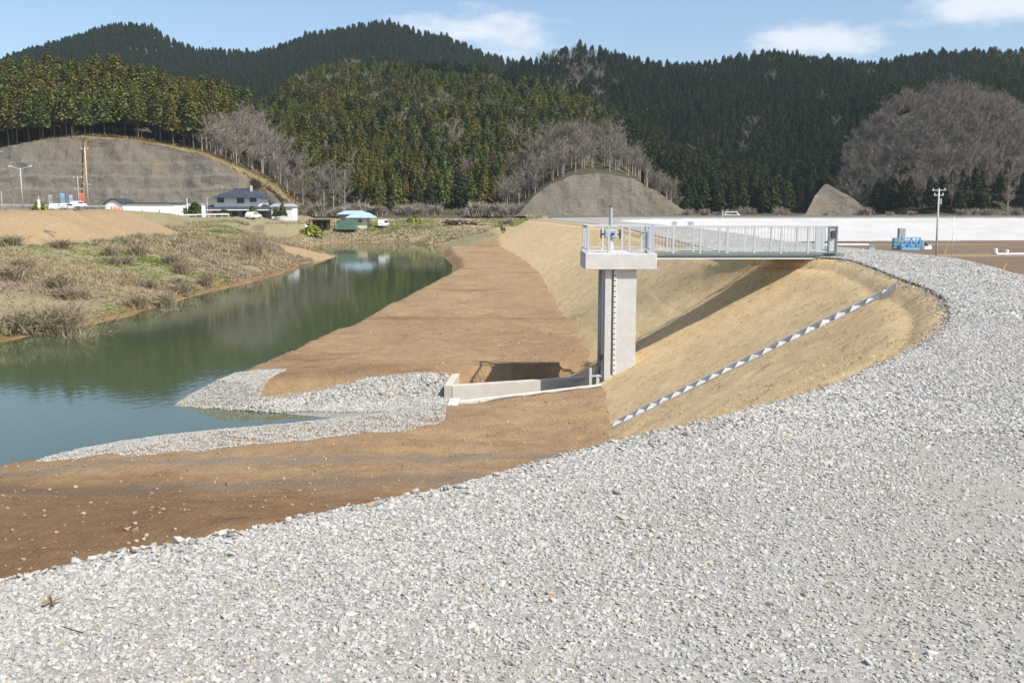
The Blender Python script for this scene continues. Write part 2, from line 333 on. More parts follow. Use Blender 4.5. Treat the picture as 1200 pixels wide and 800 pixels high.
land = [(-24, -16), (-6, -7), (2, -2), (6, 3), (9.5, 8), (11.6, 13), (12.7, 18), P(1200, 323, 0), (15.0, 29.5), P(1100, 300.5, 0), P(1000, 291, 0), P(930, 283.5, 0), P(900, 279.5, 0), P(862, 273, 0), (18, 92), (18, 115), (17, 140), (19.5, 168), (27, 188), (42, 200), (70, 207), (110, 212), (170, 215), (420, 217)]
Ld = dens(land, .4)
def arc(p):
    return np.concatenate([[0], np.cumsum(np.linalg.norm(np.diff(p, axis=0), axis=1))])
def side_dist(Pn, line):                # distance and nearest index to a dense polyline
    d = np.full(len(Pn), 1e9); ix = np.zeros(len(Pn), int)
    for i in range(0, len(line), 400):
        q = line[i:i+400]; dd = np.linalg.norm(Pn[:, None]-q[None], axis=2); k = dd.argmin(1); m = dd[np.arange(len(Pn)), k]
        s = m < d; d[s] = m[s]; ix[s] = k[s]+i
    return d, ix
def smooth_line(p, w):
    k = np.hanning(2*w+1); k /= k.sum(); q = p.copy()
    for c_ in range(2):
        e = np.pad(p[:, c_], w, mode='reflect', reflect_type='odd'); q[:, c_] = np.convolve(e, k, 'valid')
    return q
def normals(p):
    t = np.gradient(p, axis=0); t /= np.linalg.norm(t, axis=1)[:, None]; return np.stack([-t[:, 1], t[:, 0]], 1)  # left of travel
Rs = smooth_line(R, 9); Rnorm = normals(smooth_line(R, 16))        # left of travel = river side
SL = 1.62; TOEZ = -4.75
T_pts = [(-36, 2), (-18, 8.5), (-12, 11.5), P(0, 681, 0)+np.array([-5.2, 7.2]), (-6.0, 14.6), (-2.6, 18.0), (.2, 20.8), (2.2, 24.0), P(716, 500, TOEZ), P(706, 452, TOEZ), P(697, 420, TOEZ), P(672, 376, TOEZ), (3.2, 58), (3.1, 84), (2.6, 107), (.5, 140), (-1.6, 166), (-4.5, 205), (-1, 228), (24, 241), (60, 243), (150, 244.5), (420, 246)]
T_pts = [tuple(np.array(p, float)) for p in T_pts]
mR_ = [Rp[0], Rp[1], Rp[2], Rp[3], P(400, 594, 0), P(700, 522, 0), P(950, 460, 0), P(1113, 373, 0), P(1053, 325, 0), P(988, 303, 0), P(925, 300, 0), P(862, 296, 0), P(782, 279, 0), (10.6, 84), P(715, 264, 0), P(668, 260, 0), P(645, 257.8, 0), P(622, 256.3, 0), Rp[-5], Rp[-4], Rp[-3], Rp[-2], Rp[-1]]
TD = dens(T_pts, .4); _aR = arc(R); _aT = arc(TD)
_r = [_aR[np.linalg.norm(R-np.array(p), axis=1).argmin()] for p in mR_]; _t = [_aT[np.linalg.norm(TD-np.array(p), axis=1).argmin()] for p in T_pts]
_at = np.interp(_aR, _r, _t); T = np.column_stack([np.interp(_at, _aT, TD[:, 0]), np.interp(_at, _aT, TD[:, 1])]); T = smooth_line(T, 14)
_Wd = np.linalg.norm(T-R, axis=1)
def slope_pt(i, u):                     # u metres down from the edge of an 8 m wide face
    f = np.asarray(u)/8.0; f2 = f[..., None] if f.ndim else f; return R[i]+(T[i]-R[i])*f2
def slope_sheet(i0, i1, name, m, zn=.03):
    us = np.concatenate([[-.35, 0, .2, .45, .55, .65, .8], np.linspace(1.1, 9.6, 60)])
    V = []
    for u in us:
        xy = R[i0:i1]+(T[i0:i1]-R[i0:i1])*u/8
        z = np.full(len(xy), max(0, u)/8*TOEZ)
        z += -.07*math.exp(-((u-.6)/.12)**2)
        _a = np.array(P(1053, 329, -.02)); _b2 = np.array(P(719, 499, TOEZ)); _t2 = np.clip(((xy-_a)@(_b2-_a))/((_b2-_a)@(_b2-_a)), 0, 1); _dd = np.linalg.norm(xy-_a-_t2[:, None]*(_b2-_a), axis=1); dent = .16*np.exp(-(_dd/.34)**4); z -= dent*(u > .3)
        nz = fbm(xy[:, 0]*1.1, xy[:, 1]*1.1, 4, 5)*zn*2.4*np.clip(_dd/1.0, .15, 1)+fbm(xy[:, 0]*5, xy[:, 1]*5, 2, 9)*zn*1.3*np.clip(_dd/1.0, .15, 1)
        z += nz*min(1, max(0, u+.05)*3)
        if u < .1: z -= (.12 if u < 0 else .05)
        V.append(np.column_stack([xy, z]))
    V = np.array(V); nu, nv = V.shape[:2]; idx = np.arange(nu*nv).reshape(nu, nv)
    F = np.stack([idx[:-1, :-1], idx[:-1, 1:], idx[1:, 1:], idx[1:, :-1]], -1).reshape(-1, 4)[:, ::-1]
    o = mesh(name, V.reshape(-1, 3), F, m, smooth=True); o['kind'] = 'structure'; return o
# find indices
def nearest(p): return int(np.linalg.norm(R-np.array(p), axis=1).argmin())
i_straw = nearest(P(745, 511, 0)); i_end = nearest(Rp[-1])
slope_sheet(i_straw, len(R), 'straw_covered_slope', STRAW)
slope_sheet(0, i_straw+1, 'earth_slope', GROUND, .06)
# crest sheet
def resample(p, n=None, at=None):
    a = arc(p); t = np.linspace(0, a[-1], n) if at is None else at
    return np.column_stack([np.interp(t, a, p[:, 0]), np.interp(t, a, p[:, 1])])
keyR = [0, 2, 8, 12, 14, 15, 17, 19, 21, 22, 24, 27, 30, len(Rp)-5, len(Rp)-4, len(Rp)-3, len(Rp)-2, len(Rp)-1]
# match by arc sections: near, bridge, far
matchR = [Rp[0], Rp[3], P(700, 522, 0), P(1025, 430, 0), P(1113, 373, 0), P(1053, 325, 0), P(988, 303, 0), P(862, 296, 0), P(782, 279, 0), P(715, 264, 0), P(645, 257.8, 0), Rp[-5], Rp[-4], Rp[-3], Rp[-2], Rp[-1]]
matchL = [land[0], land[1], land[4], land[6], (12.9, 20), land[7], land[9], land[10], (17.0, 60), (18, 115), (17, 140), land[18], land[20], land[21], land[22], land[23]]
aR = arc(R); aL = arc(Ld)
tr = [aR[np.linalg.norm(R-np.array(p), axis=1).argmin()] for p in matchR]; tl = [aL[np.linalg.norm(Ld-np.array(p), axis=1).argmin()] for p in matchL]
ts = aR; pr = R; pl = resample(Ld, at=np.interp(ts, tr, tl))
us = np.linspace(0, 1, 40)
V = np.array([np.column_stack([pr*(1-u)+pl*u, np.zeros(len(pr))]) for u in us])
cz = fbm(V[..., 0]*.45, V[..., 1]*.45, 2, 21)*.05
edge = np.minimum(us, 1-us)[:, None]*np.linalg.norm(pr-pl, axis=1)[None]
V[..., 2] = cz*np.clip(edge*2, 0, 1)-.02*np.clip(1-edge/.25, 0, 1)**2+.012
Vz = V[..., 2].copy(); nu, nv = V.shape[:2]; idx = np.arange(nu*nv).reshape(nu, nv)
F = np.stack([idx[:-1, :-1], idx[:-1, 1:], idx[1:, 1:], idx[1:, :-1]], -1).reshape(-1, 4)
tag(mesh('gravel_path', V.reshape(-1, 3), F, GRAV, smooth=True), kind='structure')
def crest_z(x, y): return fbm(x*.45, y*.45, 2, 21)*.05+.013
# land side slope (pale sheeting on the far stretch, gravelly bank near)
Ls = smooth_line(Ld, 14); Ln = -normals(Ls)
def land_sheet(i0, i1, name, m):
    V = []
    for u in np.concatenate([[-.3, 0, .3], np.linspace(1, 9, 9)]):
        xy = Ls[i0:i1]+Ln[i0:i1]*u; V.append(np.column_stack([xy, np.full(len(xy), -max(0, u)/1.9-(.03 if u <= 0 else 0))+fbm(xy[:, 0]*.8, xy[:, 1]*.8, 3, 31)*.05]))
    V = np.array(V); nu, nv = V.shape[:2]; idx = np.arange(nu*nv).reshape(nu, nv)
    F = np.stack([idx[:-1, :-1], idx[:-1, 1:], idx[1:, 1:], idx[1:, :-1]], -1).reshape(-1, 4)
    tag(mesh(name, V.reshape(-1, 3), F, m, smooth=True), kind='structure')
kL = int(np.linalg.norm(Ld-np.array((18, 115)), axis=1).argmin())
land_sheet(0, kL+1, 'landside_bank', GROUND); land_sheet(kL, len(Ld), 'pale_levee_slope', WSLOPE)

# ------------------------------------------------------------------ ground sheet with the river cut into it
WZ = -5.6
river = [(-90, -30), (-60, -5), (-45, 5), (-30, 15.5), (-20, 21.5), P(40, 538, -5.6), P(95, 526, -5.6), P(180, 512, -5.6), P(280, 502, -5.6), P(350, 495, -5.6), P(392, 490, -5.6), P(330, 484.5, -5.6), P(260, 479, -5.6), P(205, 474.5, -5.6), P(214, 468, -5.6),
         P(316, 428, -5.6), P(400, 390, -5.6), P(455, 361, -5.6), P(500, 337, -5.6), P(529, 321, -5.6), P(531, 311, -5.6), P(520, 300, -5.6), P(521, 293, -5.6), P(514, 287.5, -5.6), (-22, 207), P(470, 284, -5.6), P(400, 284, -5.6), P(362, 287, -5.6), P(358, 295, -5.6), P(395, 299, -5.6), P(388, 303, -5.6), P(350, 310, -5.6), P(345, 316, -5.6), P(300, 329, -5.6), P(230, 346, -5.6), P(190, 357, -5.6), P(150, 371, -5.6), P(100, 381, -5.6), P(60, 387, -5.6), P(0, 402, -5.6), (-36, 42), (-50, 30), (-75, 12), (-110, -10)]
river = np.array(river)
def sd_poly(X, Y, poly):
    d = np.full(X.shape, 1e9); ins = np.zeros(X.shape, bool); n = len(poly)
    for i in range(n):
        x1, y1 = poly[i]; x2, y2 = poly[(i+1) % n]; ex, ey = x2-x1, y2-y1; t = np.clip(((X-x1)*ex+(Y-y1)*ey)/(ex*ex+ey*ey+1e-12), 0, 1)
        d = np.minimum(d, np.hypot(X-x1-t*ex, Y-y1-t*ey)); c_ = ((y1 > Y) != (y2 > Y)) & (X < (x2-x1)*(Y-y1)/(y2-y1+1e-12)+x1); ins ^= c_
    return np.where(ins, -d, d)
# water inlet bed polygon (stone-lined channel up to the culvert mouth)
inlet = np.array([P(392, 490, -5.6), P(330, 484.5, -5.6), P(300, 482, -5.6), (-2.2, 36.0), (-2.2, 33.0), P(350, 495, -5.6)])
NW0, NW1 = P(528, 470, -4.72), P(704, 449.5, -4.72); FW0, FW1 = P(530, 452.5, -5.0), P(712, 441, -5.0)
culv = np.array([NW0, NW1, FW1, FW0])       # concrete channel floor
_fd = np.array(FW1)-np.array(FW0); _fd /= np.linalg.norm(_fd); _fn = np.array([-_fd[1], _fd[0]])
pitp = np.array([np.array(FW0)+_fn*.02+_fd*.15, np.array(FW1)+_fn*.02, np.array(FW1)+_fn*2.6, np.array(FW0)+_fn*2.5+_fd*.3])
cleft = [(-200, 100), (-27.8, 49), (-27, 120), (-30, 150), (-60, 172), (-200, 178)]
LEFTX = lambda Y: np.interp(Y, [20, 42, 52, 63, 82, 99, 117, 135, 150, 165, 190], [-55, -36, -28.6, -26.8, -27.5, -27, -27, -28.5, -29, -38, -55])
mound = np.array([(-150, 88), (-60, 88), (-48, 92), (-43, 100), (-44, 116), (-48, 138), (-60, 156), (-160, 166)])
RK = side_dist
HALF = 6.0
def ground(X, Y, full=False):
    d = sd_poly(X, Y, river); left = (X < LEFTX(Y)+3)
    farb = (Y > 172) & ~left | (Y > 200)
    # right bank berm
    berm = np.minimum(WZ+.62*np.clip(d, 0, None), TOEZ)
    # gentle stone toe south of the inlet
    south = (Y < 34) & (X < 4) & (Y > 15)
    z = np.where(south & (d > 0), np.minimum(WZ+.20*d, TOEZ), berm)
    lft = WZ+np.clip(d, 0, 2)*.30+np.clip(d-2, 0, 13)*.255
    lft = np.minimum(lft, -1.7)
    dm = -sd_poly(X, Y, mound); lft = lft+np.clip(dm, 0, 7.2)*.44
    road = sstep(165, 185, Y)*sstep(-62, -75, X); lft = lft*(1-road)+road*1.7
    hs = sstep(178, 205, Y)*sstep(-48, -58, X)*(1-road); lft = lft*(1-hs)+hs*.0
    z = np.where(left, lft, z)
    fb = np.minimum(WZ+.28*np.clip(d, 0, None), -2.3)+sstep(225, 260, Y)*1.3
    fb = np.where((X < -48), np.maximum(fb, -1.2+1.2*sstep(-50, -60, X)), fb)
    rx = sstep(-20, 0, X); fb = np.where(Y > 200, fb, fb)
    z = np.where(farb & (X < 4), fb, z)
    zr = np.where(Y > 240, -3.0+sstep(240, 262, Y)*3.2, TOEZ)
    z = np.where((X >= 4), zr, z)
    bed = WZ-np.clip(-d, 0, 6)*.35
    z = np.where(d < 0, bed, z)
    # lined inlet
    di = sd_poly(X, Y, inlet); zi = np.where(di < 0, WZ+.06+.02*0, WZ+.06+.42*np.clip(di, 0, None)); z = np.where(d > 0, np.minimum(z, np.maximum(zi, WZ+.06)), z)
    # culvert pit and the unfilled strip behind its far wall
    dc = sd_poly(X, Y, culv); z = np.where(dc < .2, np.minimum(z, -5.9), z)
    pit = sd_poly(X, Y, pitp); z = np.where(pit < .0, np.minimum(z, -5.45), z)
    # near-left rising bank
    nl = sstep(21, 15, Y+X*.15)*(X < 2)*(d > 0); z = z+nl*.9*(~left)
    n = fbm(X*.22, Y*.22, 4, 40)*.22+fbm(X*1.2, Y*1.9, 4, 44)*.12
    amp = np.where(left, 2.2, 1.0)*np.where(pit < .4, .2, 1)*np.where(d < 0, .3, 1)*np.clip(np.abs(d)/1.2, .25, 1)*np.where((di < .4) | (dc < 1.3), .12, 1)
    z = z+n*amp
    if not full: return z
    return z, d, left, farb, dm, di, dc
gx = np.concatenate([-np.geomspace(3000, 72, 26), np.arange(-68, -30, .9), np.arange(-30, 9, .26), np.arange(9, 60, 1.5), np.geomspace(62, 3000, 26)])
gy = np.concatenate([-np.geomspace(2500, 26, 16), np.arange(-22, 12, 1.2), np.arange(12, 44, .2), np.arange(44, 110, .42), np.arange(110, 290, 1.3), np.geomspace(293, 4000, 30)])
GX, GY = np.meshgrid(gx, gy); fx, fy = GX.ravel(), GY.ravel()
gz, gd, gl, gf, gdm, gdi, gdc = ground(fx, fy, True)
near = (np.abs(fx) < 320) & (fy < 290) & (fy > -30)
# keep the ground under the levee
pts = np.column_stack([fx, fy]); inlev = np.zeros(len(fx), bool)
lev_poly = np.vstack([T[::4], (Ls+Ln*7.8)[::-4]])
dl = np.full(len(fx), 99.0); dl[near] = sd_poly(fx[near], fy[near], lev_poly)
gz = np.where(dl < 0, np.minimum(gz, TOEZ+np.clip(dl, -3, 0)*.35), gz)
nv, nu = GX.shape; idx = np.arange(nu*nv).reshape(nv, nu)
F = np.stack([idx[:-1, :-1], idx[:-1, 1:], idx[1:, 1:], idx[1:, :-1]], -1).reshape(-1, 4)
go = mesh('ground', np.column_stack([fx, fy, gz]), F, GROUND, smooth=True); tag(go, kind='structure')
def fattr(o, nm, a):
    at = o.data.attributes.new(nm, 'FLOAT', 'POINT'); at.data.foreach_set('value', np.clip(a, 0, 1).astype(np.float32))
inland = (dl > 0) & (fx > 4)
field = np.where(inland & (fy < 225), 1.0, 0)
trackg = sstep(4, 2.2, np.abs(fy-(136+.02*fx)))*(fx > 20)*(fy < 170)
trackg = np.maximum(trackg, sstep(3, 1.2, np.abs(fy-178))*(fx > 30)*(fx < 95))
grass = np.where((gl | ((fx < -25) & (fy > 150))) & (gdm < .5), sstep(.6, 2.2, gd), 0.0); grass = np.maximum(grass, np.where(gf & (fx < 30), sstep(.5, 2, gd), 0)); grass = np.maximum(grass, trackg*.8); grass = np.maximum(grass, np.where(fy > 228, 1.0, 0))
tanm = np.where(gl & (gdm > -1.0), sstep(-1, .6, gdm), 0.0); tanm = np.maximum(tanm, trackg*.4)
tanm = np.maximum(tanm, np.where(gl, sstep(9, 5, np.hypot(fx+29, fy-143)), 0)); grass = np.where(gl, grass*(1-sstep(9, 5, np.hypot(fx+29, fy-143))), grass)
tanm = np.maximum(tanm, np.where(gl, sstep(7, 4, np.hypot((fx+53)*.9, (fy-150)*.6)), 0)); grass = grass*(1-np.where(gl, sstep(7, 4, np.hypot((fx+53)*.9, (fy-150)*.6)), 0))
trk = np.where(~gl, np.maximum(sstep(.55, .15, np.abs(fy-(24.2+.10*fx+fbm(fx*.2, fx*0, 2)*.6))), sstep(.7, .15, np.abs(fy-(22.0+.12*fx)))), 0)*(fy < 35)
damp = sstep(1.6, .4, gd)*(gd > 0)*np.where(gl, .9, .35); damp = np.maximum(damp, np.where((~gl) & (gd > 0) & (fx < 3), sstep(22.5, 19.5, fy+fx*.12+fbm(fx*.3, fy*.3, 3, 77)*2)*.85, 0)); damp = np.maximum(damp, np.where((~gl) & (gd > 0) & (fx < 4), sstep(.12, .45, fbm(fx*.11+.12*fy, fy*.35, 4, 78))*.6, 0))
fattr(go, 'grass', grass); fattr(go, 'tan', tanm); fattr(go, 'field', field*(1-trackg)); fattr(go, 'track', trk); fattr(go, 'damp', damp); fattr(go, 'bed', np.where(gdi < .3, 1.0, 0))
tag(mesh('river_water', [(-3000, -400, WZ), (3.9, -400, WZ), (3.9, 240, WZ), (-3000, 240, WZ)], [(0, 1, 2, 3)], WATER), kind='structure')

# ------------------------------------------------------------------ geometry-node stone scatter
def rock_group(name, nvar, mat, sub=2, flat=.62):
    g = bpy.data.node_groups.new(name, 'GeometryNodeTree'); g.interface.new_socket('Geometry', in_out='INPUT', socket_type='NodeSocketGeometry'); g.interface.new_socket('Geometry', in_out='OUTPUT', socket_type='NodeSocketGeometry')
    A = g.nodes; K = g.links; gi = A.new('NodeGroupInput'); go_ = A.new('NodeGroupOutput'); join = A.new('GeometryNodeJoinGeometry')
    rr = random.Random(5)
    for i in range(nvar):
        ico = A.new('GeometryNodeMeshIcoSphere'); ico.inputs['Radius'].default_value = 1; ico.inputs['Subdivisions'].default_value = sub
        pos = A.new('GeometryNodeInputPosition'); ad = A.new('ShaderNodeVectorMath'); ad.operation = 'ADD'; ad.inputs[1].default_value = (i*7.3, i*3.1, i*1.7); K.new(pos.outputs[0], ad.inputs[0])
        no = A.new('ShaderNodeTexVoronoi'); no.inputs['Scale'].default_value = .75; K.new(ad.outputs[0], no.inputs['Vector'])
        su = A.new('ShaderNodeVectorMath'); su.operation = 'SUBTRACT'; su.inputs[1].default_value = (.5, .5, .5); K.new(no.outputs['Color'], su.inputs[0])
        sc = A.new('ShaderNodeVectorMath'); sc.operation = 'SCALE'; sc.inputs['Scale'].default_value = .75; K.new(su.outputs[0], sc.inputs[0])
        sp = A.new('GeometryNodeSetPosition'); K.new(ico.outputs[0], sp.inputs[0]); K.new(sc.outputs[0], sp.inputs['Offset'])
        tf = A.new('GeometryNodeTransform'); tf.inputs['Scale'].default_value = (rr.uniform(.8, 1.35), rr.uniform(.65, 1), flat*rr.uniform(.7, 1.25)); K.new(sp.outputs[0], tf.inputs[0])
        ss = A.new('GeometryNodeSetShadeSmooth'); ss.inputs['Shade Smooth'].default_value = False; K.new(tf.outputs[0], ss.inputs[0])
        g2 = A.new('GeometryNodeGeometryToInstance'); K.new(ss.outputs[0], g2.inputs[0]); K.new(g2.outputs[0], join.inputs[0])
    iop = A.new('GeometryNodeInstanceOnPoints'); iop.inputs['Pick Instance'].default_value = True
    rv = A.new('FunctionNodeRandomValue'); rv.data_type = 'FLOAT_VECTOR'; rv.inputs[0].default_value = (-.45, -.45, 0); rv.inputs[1].default_value = (.45, .45, 6.28)
    na = A.new('GeometryNodeInputNamedAttribute'); na.data_type = 'FLOAT'; na.inputs[0].default_value = 's'
    K.new(gi.outputs[0], iop.inputs['Points']); K.new(join.outputs[0], iop.inputs['Instance']); K.new(rv.outputs[0], iop.inputs['Rotation']); K.new(na.outputs['Attribute'], iop.inputs['Scale'])
    sm = A.new('GeometryNodeSetMaterial'); sm.inputs['Material'].default_value = mat; K.new(iop.outputs[0], sm.inputs[0]); K.new(sm.outputs[0], go_.inputs[0]); return g
RG = rock_group('stone_scatter', 12, STONE, 1, .6)
def scatter(name, Pn, s, g, label, cat):
    me = bpy.data.meshes.new(name); me.vertices.add(len(Pn)); me.vertices.foreach_set('co', np.asarray(Pn, np.float32).ravel())
    at = me.attributes.new('s', 'FLOAT', 'POINT'); at.data.foreach_set('value', np.asarray(s, np.float32)); me.update()
    o = link(name, me); m = o.modifiers.new('scatter', 'NODES'); m.node_group = g; return tag(o, label, cat, kind='stuff')
# crest gravel points: u,v on the crest sheet, thinning with distance
mid_ = (pr+pl)/2; cl_ = np.linalg.norm(pr-pl, axis=1); segA = cl_*np.linalg.norm(np.gradient(mid_, axis=0), axis=1)
dcam = np.linalg.norm(mid_, axis=1)
keep = (dcam < 75)
allp = []; alls = []
def crest_pts(n, wfun, smin, smax, rmin, rmax):
    w = segA*keep; w = w/w.sum(); i = RNG.choice(len(pr), n, p=w); u = RNG.random(n)**.97; j = RNG.random(n)
    i2 = np.minimum(i+1, len(pr)-1); j = j[:, None]; u_ = u[:, None]; p = (pr[i]*(1-j)+pr[i2]*j)*(1-u_)+(pl[i]*(1-j)+pl[i2]*j)*u_
    r = np.hypot(p[:, 0], p[:, 1]); k = (r > rmin) & (r < rmax) & (p[:, 1] > -2) & (RNG.random(n) < wfun(r))
    k &= np.abs(p[:, 0]) < .62*p[:, 1]+3.5
    zz_ = Vz; fu = np.clip(u, 0, .9999)*(zz_.shape[0]-1); r0 = fu.astype(int); fr = fu-r0; jj = j[:, 0]; z = (zz_[r0, i]*(1-fr)+zz_[r0+1, i]*fr)*(1-jj)+(zz_[r0, i2]*(1-fr)+zz_[r0+1, i2]*fr)*jj; z = z[k]; p = p[k]; s = smin+(smax-smin)*RNG.random(len(p))**2.6; allp.append(np.column_stack([p, z+s*.14])); alls.append(s)
patch = lambda p: fbm(p[:, 0]*.55, p[:, 1]*.55, 3, 61)
crest_pts(2600000, lambda r: np.clip(5/r, 0, 1), .0045, .017, 1.5, 8)
crest_pts(1300000, lambda r: np.clip(9/r, 0, 1), .007, .023, 8, 17)
crest_pts(480000, lambda r: np.clip(22/r, 0, 1), .016, .042, 17, 75)
p_ = np.vstack(allp); s_ = np.concatenate(alls)
q = fbm(p_[:, 0]*.6, p_[:, 1]*.6, 3, 61)
_r2 = np.hypot(p_[:, 0]-2, p_[:, 1]+6); q = q+.13*np.sin(_r2*1.15+fbm(p_[:, 0]*.25, p_[:, 1]*.25, 2, 66)*4); kk = RNG.random(len(p_)) < np.interp(q, [-.05, .15, .34], [1, .72, .34]); p_ = p_[kk]; s_ = s_[kk]*np.clip(1-.35*fbm(p_[:, 0]*.4, p_[:, 1]*.4, 2, 68), .7, 1.2)*np.where(np.random.default_rng(3).random(len(p_)) < .012, 1.7, 1.0)
print('crest stones', len(p_))
scatter('crest_gravel', p_, s_, RG, 'loose pale grey crushed stone covering the levee crest path', 'gravel')
# larger rubble along the river-side edge
ii = RNG.integers(nearest((-14, -2.2)), nearest(P(782, 279, 0)), 9000); off = RNG.normal(0, .16, 9000); pe = R[ii]+Rnorm[ii]*off[:, None]+np.gradient(R, axis=0)[ii]*RNG.random((9000, 1))
se = .009+.018*RNG.random(9000)**2; ze = np.where(off > 0, -off/SL, 0)
scatter('edge_gravel', np.column_stack([pe, ze+.012]), se, RG, 'coarser grey stones spilled along the top edge of the straw slope', 'gravel')

# ------------------------------------------------------------------ stone revetments (stuff)
Mr = Mat('revetment_stone', .85, .25); rr_ = Mr.rnd()
Mr.col(Mr.ramp(rr_, [(0, (.25, .245, .225)), (.3, (.34, .33, .305)), (.6, (.41, .40, .37)), (.85, (.47, .45, .40)), (1, (.34, .28, .20))])); Mr.bump(Mr.noise(6, 3), .3, .3); RSTONE = Mr.m
RG2 = rock_group('revetment_scatter', 8, RSTONE, 2, .8)
def in_poly(n, poly):
    poly = np.array(poly); lo = poly.min(0); hi = poly.max(0); p = lo+(hi-lo)*RNG.random((n, 2)); return p[sd_poly(p[:, 0], p[:, 1], poly) < 0]
north = [P(205, 475.5, -5.6), P(330, 484, -5.6), P(400, 485, -5.6), P(500, 484.5, -5.6), (-2.25, 34.3), (-2.25, 36.2), P(530, 435.5, TOEZ), P(430, 441, TOEZ), P(300, 452, TOEZ), P(278, 453, TOEZ)]
front = [P(204, 475.5, -5.6), P(278, 453, TOEZ), P(300, 452, TOEZ), P(336, 430.5, TOEZ), P(318, 430, TOEZ), P(214, 467, -5.6)]
southp = [P(40, 540, -5.3), P(95, 524, -5.6), P(180, 510, -5.6), P(280, 500, -5.6), P(390, 493.5, -5.6), P(505, 490, -5.6), (-2.3, 32.8), P(521, 493, TOEZ), P(480, 505, TOEZ), P(300, 523, TOEZ), P(150, 534, TOEZ)]
def rev(poly, n, s0, s1, nm, lb, dz=.3):
    p = in_poly(n, poly); z = ground(p[:, 0], p[:, 1]); s = s0+(s1-s0)*RNG.random(len(p)); return scatter(nm, np.column_stack([p, z+s*dz]), s, RG2, lb, 'stone revetment')
rev(north, 13000, .04, .08, 'stone_revetment', 'pale cobbles lining the north side of the inlet to the sluice channel')
rev(front, 16000, .016, .034, 'stone_revetment', 'smooth pale gravel apron pointing into the river beyond the inlet')
rev(southp, 42000, .016, .034, 'stone_revetment', 'narrow pale gravel strip along the near shore of the inlet')
capn = [P(278, 453, TOEZ), P(430, 452, TOEZ), P(522, 447, TOEZ), P(530, 434.5, TOEZ), P(430, 440, TOEZ), P(300, 450.5, TOEZ)]
rev(capn, 12000, .015, .028, 'stone_revetment', 'fine pale gravel cap along the top of the cobbled inlet bank')
# stones scattered over the bare soil
n = 26000; p = np.column_stack([RNG.uniform(-22, 4, n), 13+RNG.random(n)**1.5*60]); k = (sd_poly(p[:, 0], p[:, 1], river) > .8) & (sd_poly(p[:, 0], p[:, 1], lev_poly) > 0); p = p[k]
s = .008+.045*RNG.random(len(p))**10; z = ground(p[:, 0], p[:, 1])
M = Mat('pebble', .9, .2); M.col(M.ramp(M.rnd(), [(0, (.22, .15, .09)), (.6, (.29, .21, .13)), (.9, (.36, .29, .20)), (1, (.44, .40, .34))])); PEB = M.m
RG3 = rock_group('pebble_scatter', 5, PEB, 1, .8)
scatter('soil_pebbles', np.column_stack([p, z+s*.15]), s, RG3, 'scattered stones and clods lying on the bare brown berm soil', 'stones')
# straw tufts on the mat: short loose blades
def blades(name, P3, L0, W0, tint, lean, label, cat, nb=5, seed=1):
    rg = np.random.default_rng(seed); n = len(P3); B = np.repeat(P3, nb, 0); Ls_ = np.repeat(L0, nb); T = np.repeat(tint, nb, 0)*(.75+.5*rg.random((n*nb, 1)))
    az = rg.random(n*nb)*2*PI; ln = lean*(.3+rg.random(n*nb)); B = B+np.column_stack([rg.normal(0, 1, n*nb), rg.normal(0, 1, n*nb), np.zeros(n*nb)])*(Ls_[:, None]*.28)
    d = np.column_stack([np.cos(az)*np.sin(ln), np.sin(az)*np.sin(ln), np.cos(ln)]); sd_ = np.column_stack([-np.sin(az), np.cos(az), np.zeros(n*nb)])*np.repeat(W0, nb)[:, None]
    Lx = (Ls_*(.6+.6*rg.random(n*nb)))[:, None]; tip = B+d*Lx+np.column_stack([np.cos(az), np.sin(az), np.full(n*nb, -.35)])*Lx*.25
    mid = B+d*Lx*.55; V = np.stack([B-sd_, B+sd_, mid+sd_*.7, mid-sd_*.7, tip], 1).reshape(-1, 3); b = np.arange(n*nb)*5
    me = bpy.data.meshes.new(name); me.from_pydata(V.tolist(), [], np.stack([b, b+1, b+2, b+3], 1).tolist()+np.stack([b+3, b+2, b+4], 1).tolist()); me.materials.append(BLADE)
    ca = me.attributes.new('tint', 'FLOAT_COLOR', 'POINT'); ca.data.foreach_set('color', np.column_stack([np.repeat(T, 5, 0), np.ones(n*nb*5)]).astype(np.float32).ravel())
    return tag(link(name, me), label, cat, kind='stuff')
i = RNG.integers(i_straw, nearest(P(715, 264, 0)), 14000); u = RNG.uniform(.1, 8.2, 14000); p = slope_pt(i, u)+np.gradient(R, axis=0)[i]*RNG.random((14000, 1))
k = (p[:, 1] > 8) & ((RNG.random(14000) < 22/np.maximum(22, p[:, 1]))); p = p[k]; u = u[k]; cov = fbm(p[:, 0]*.6, p[:, 1]*.6, 3, 71) > -.25; p = p[cov]; u = u[cov]
tc_ = np.array([(.50, .38, .21), (.52, .40, .23), (.27, .19, .10)])[RNG.integers(0, 3, len(p))]
blades('loose_straw', np.column_stack([p, u/8*TOEZ+.01]), RNG.uniform(.03, .08, len(p)), RNG.uniform(.003, .006, len(p)), tc_, 1.35, 'loose tufts of tan straw on the matted levee slope', 'straw', 7, 2)

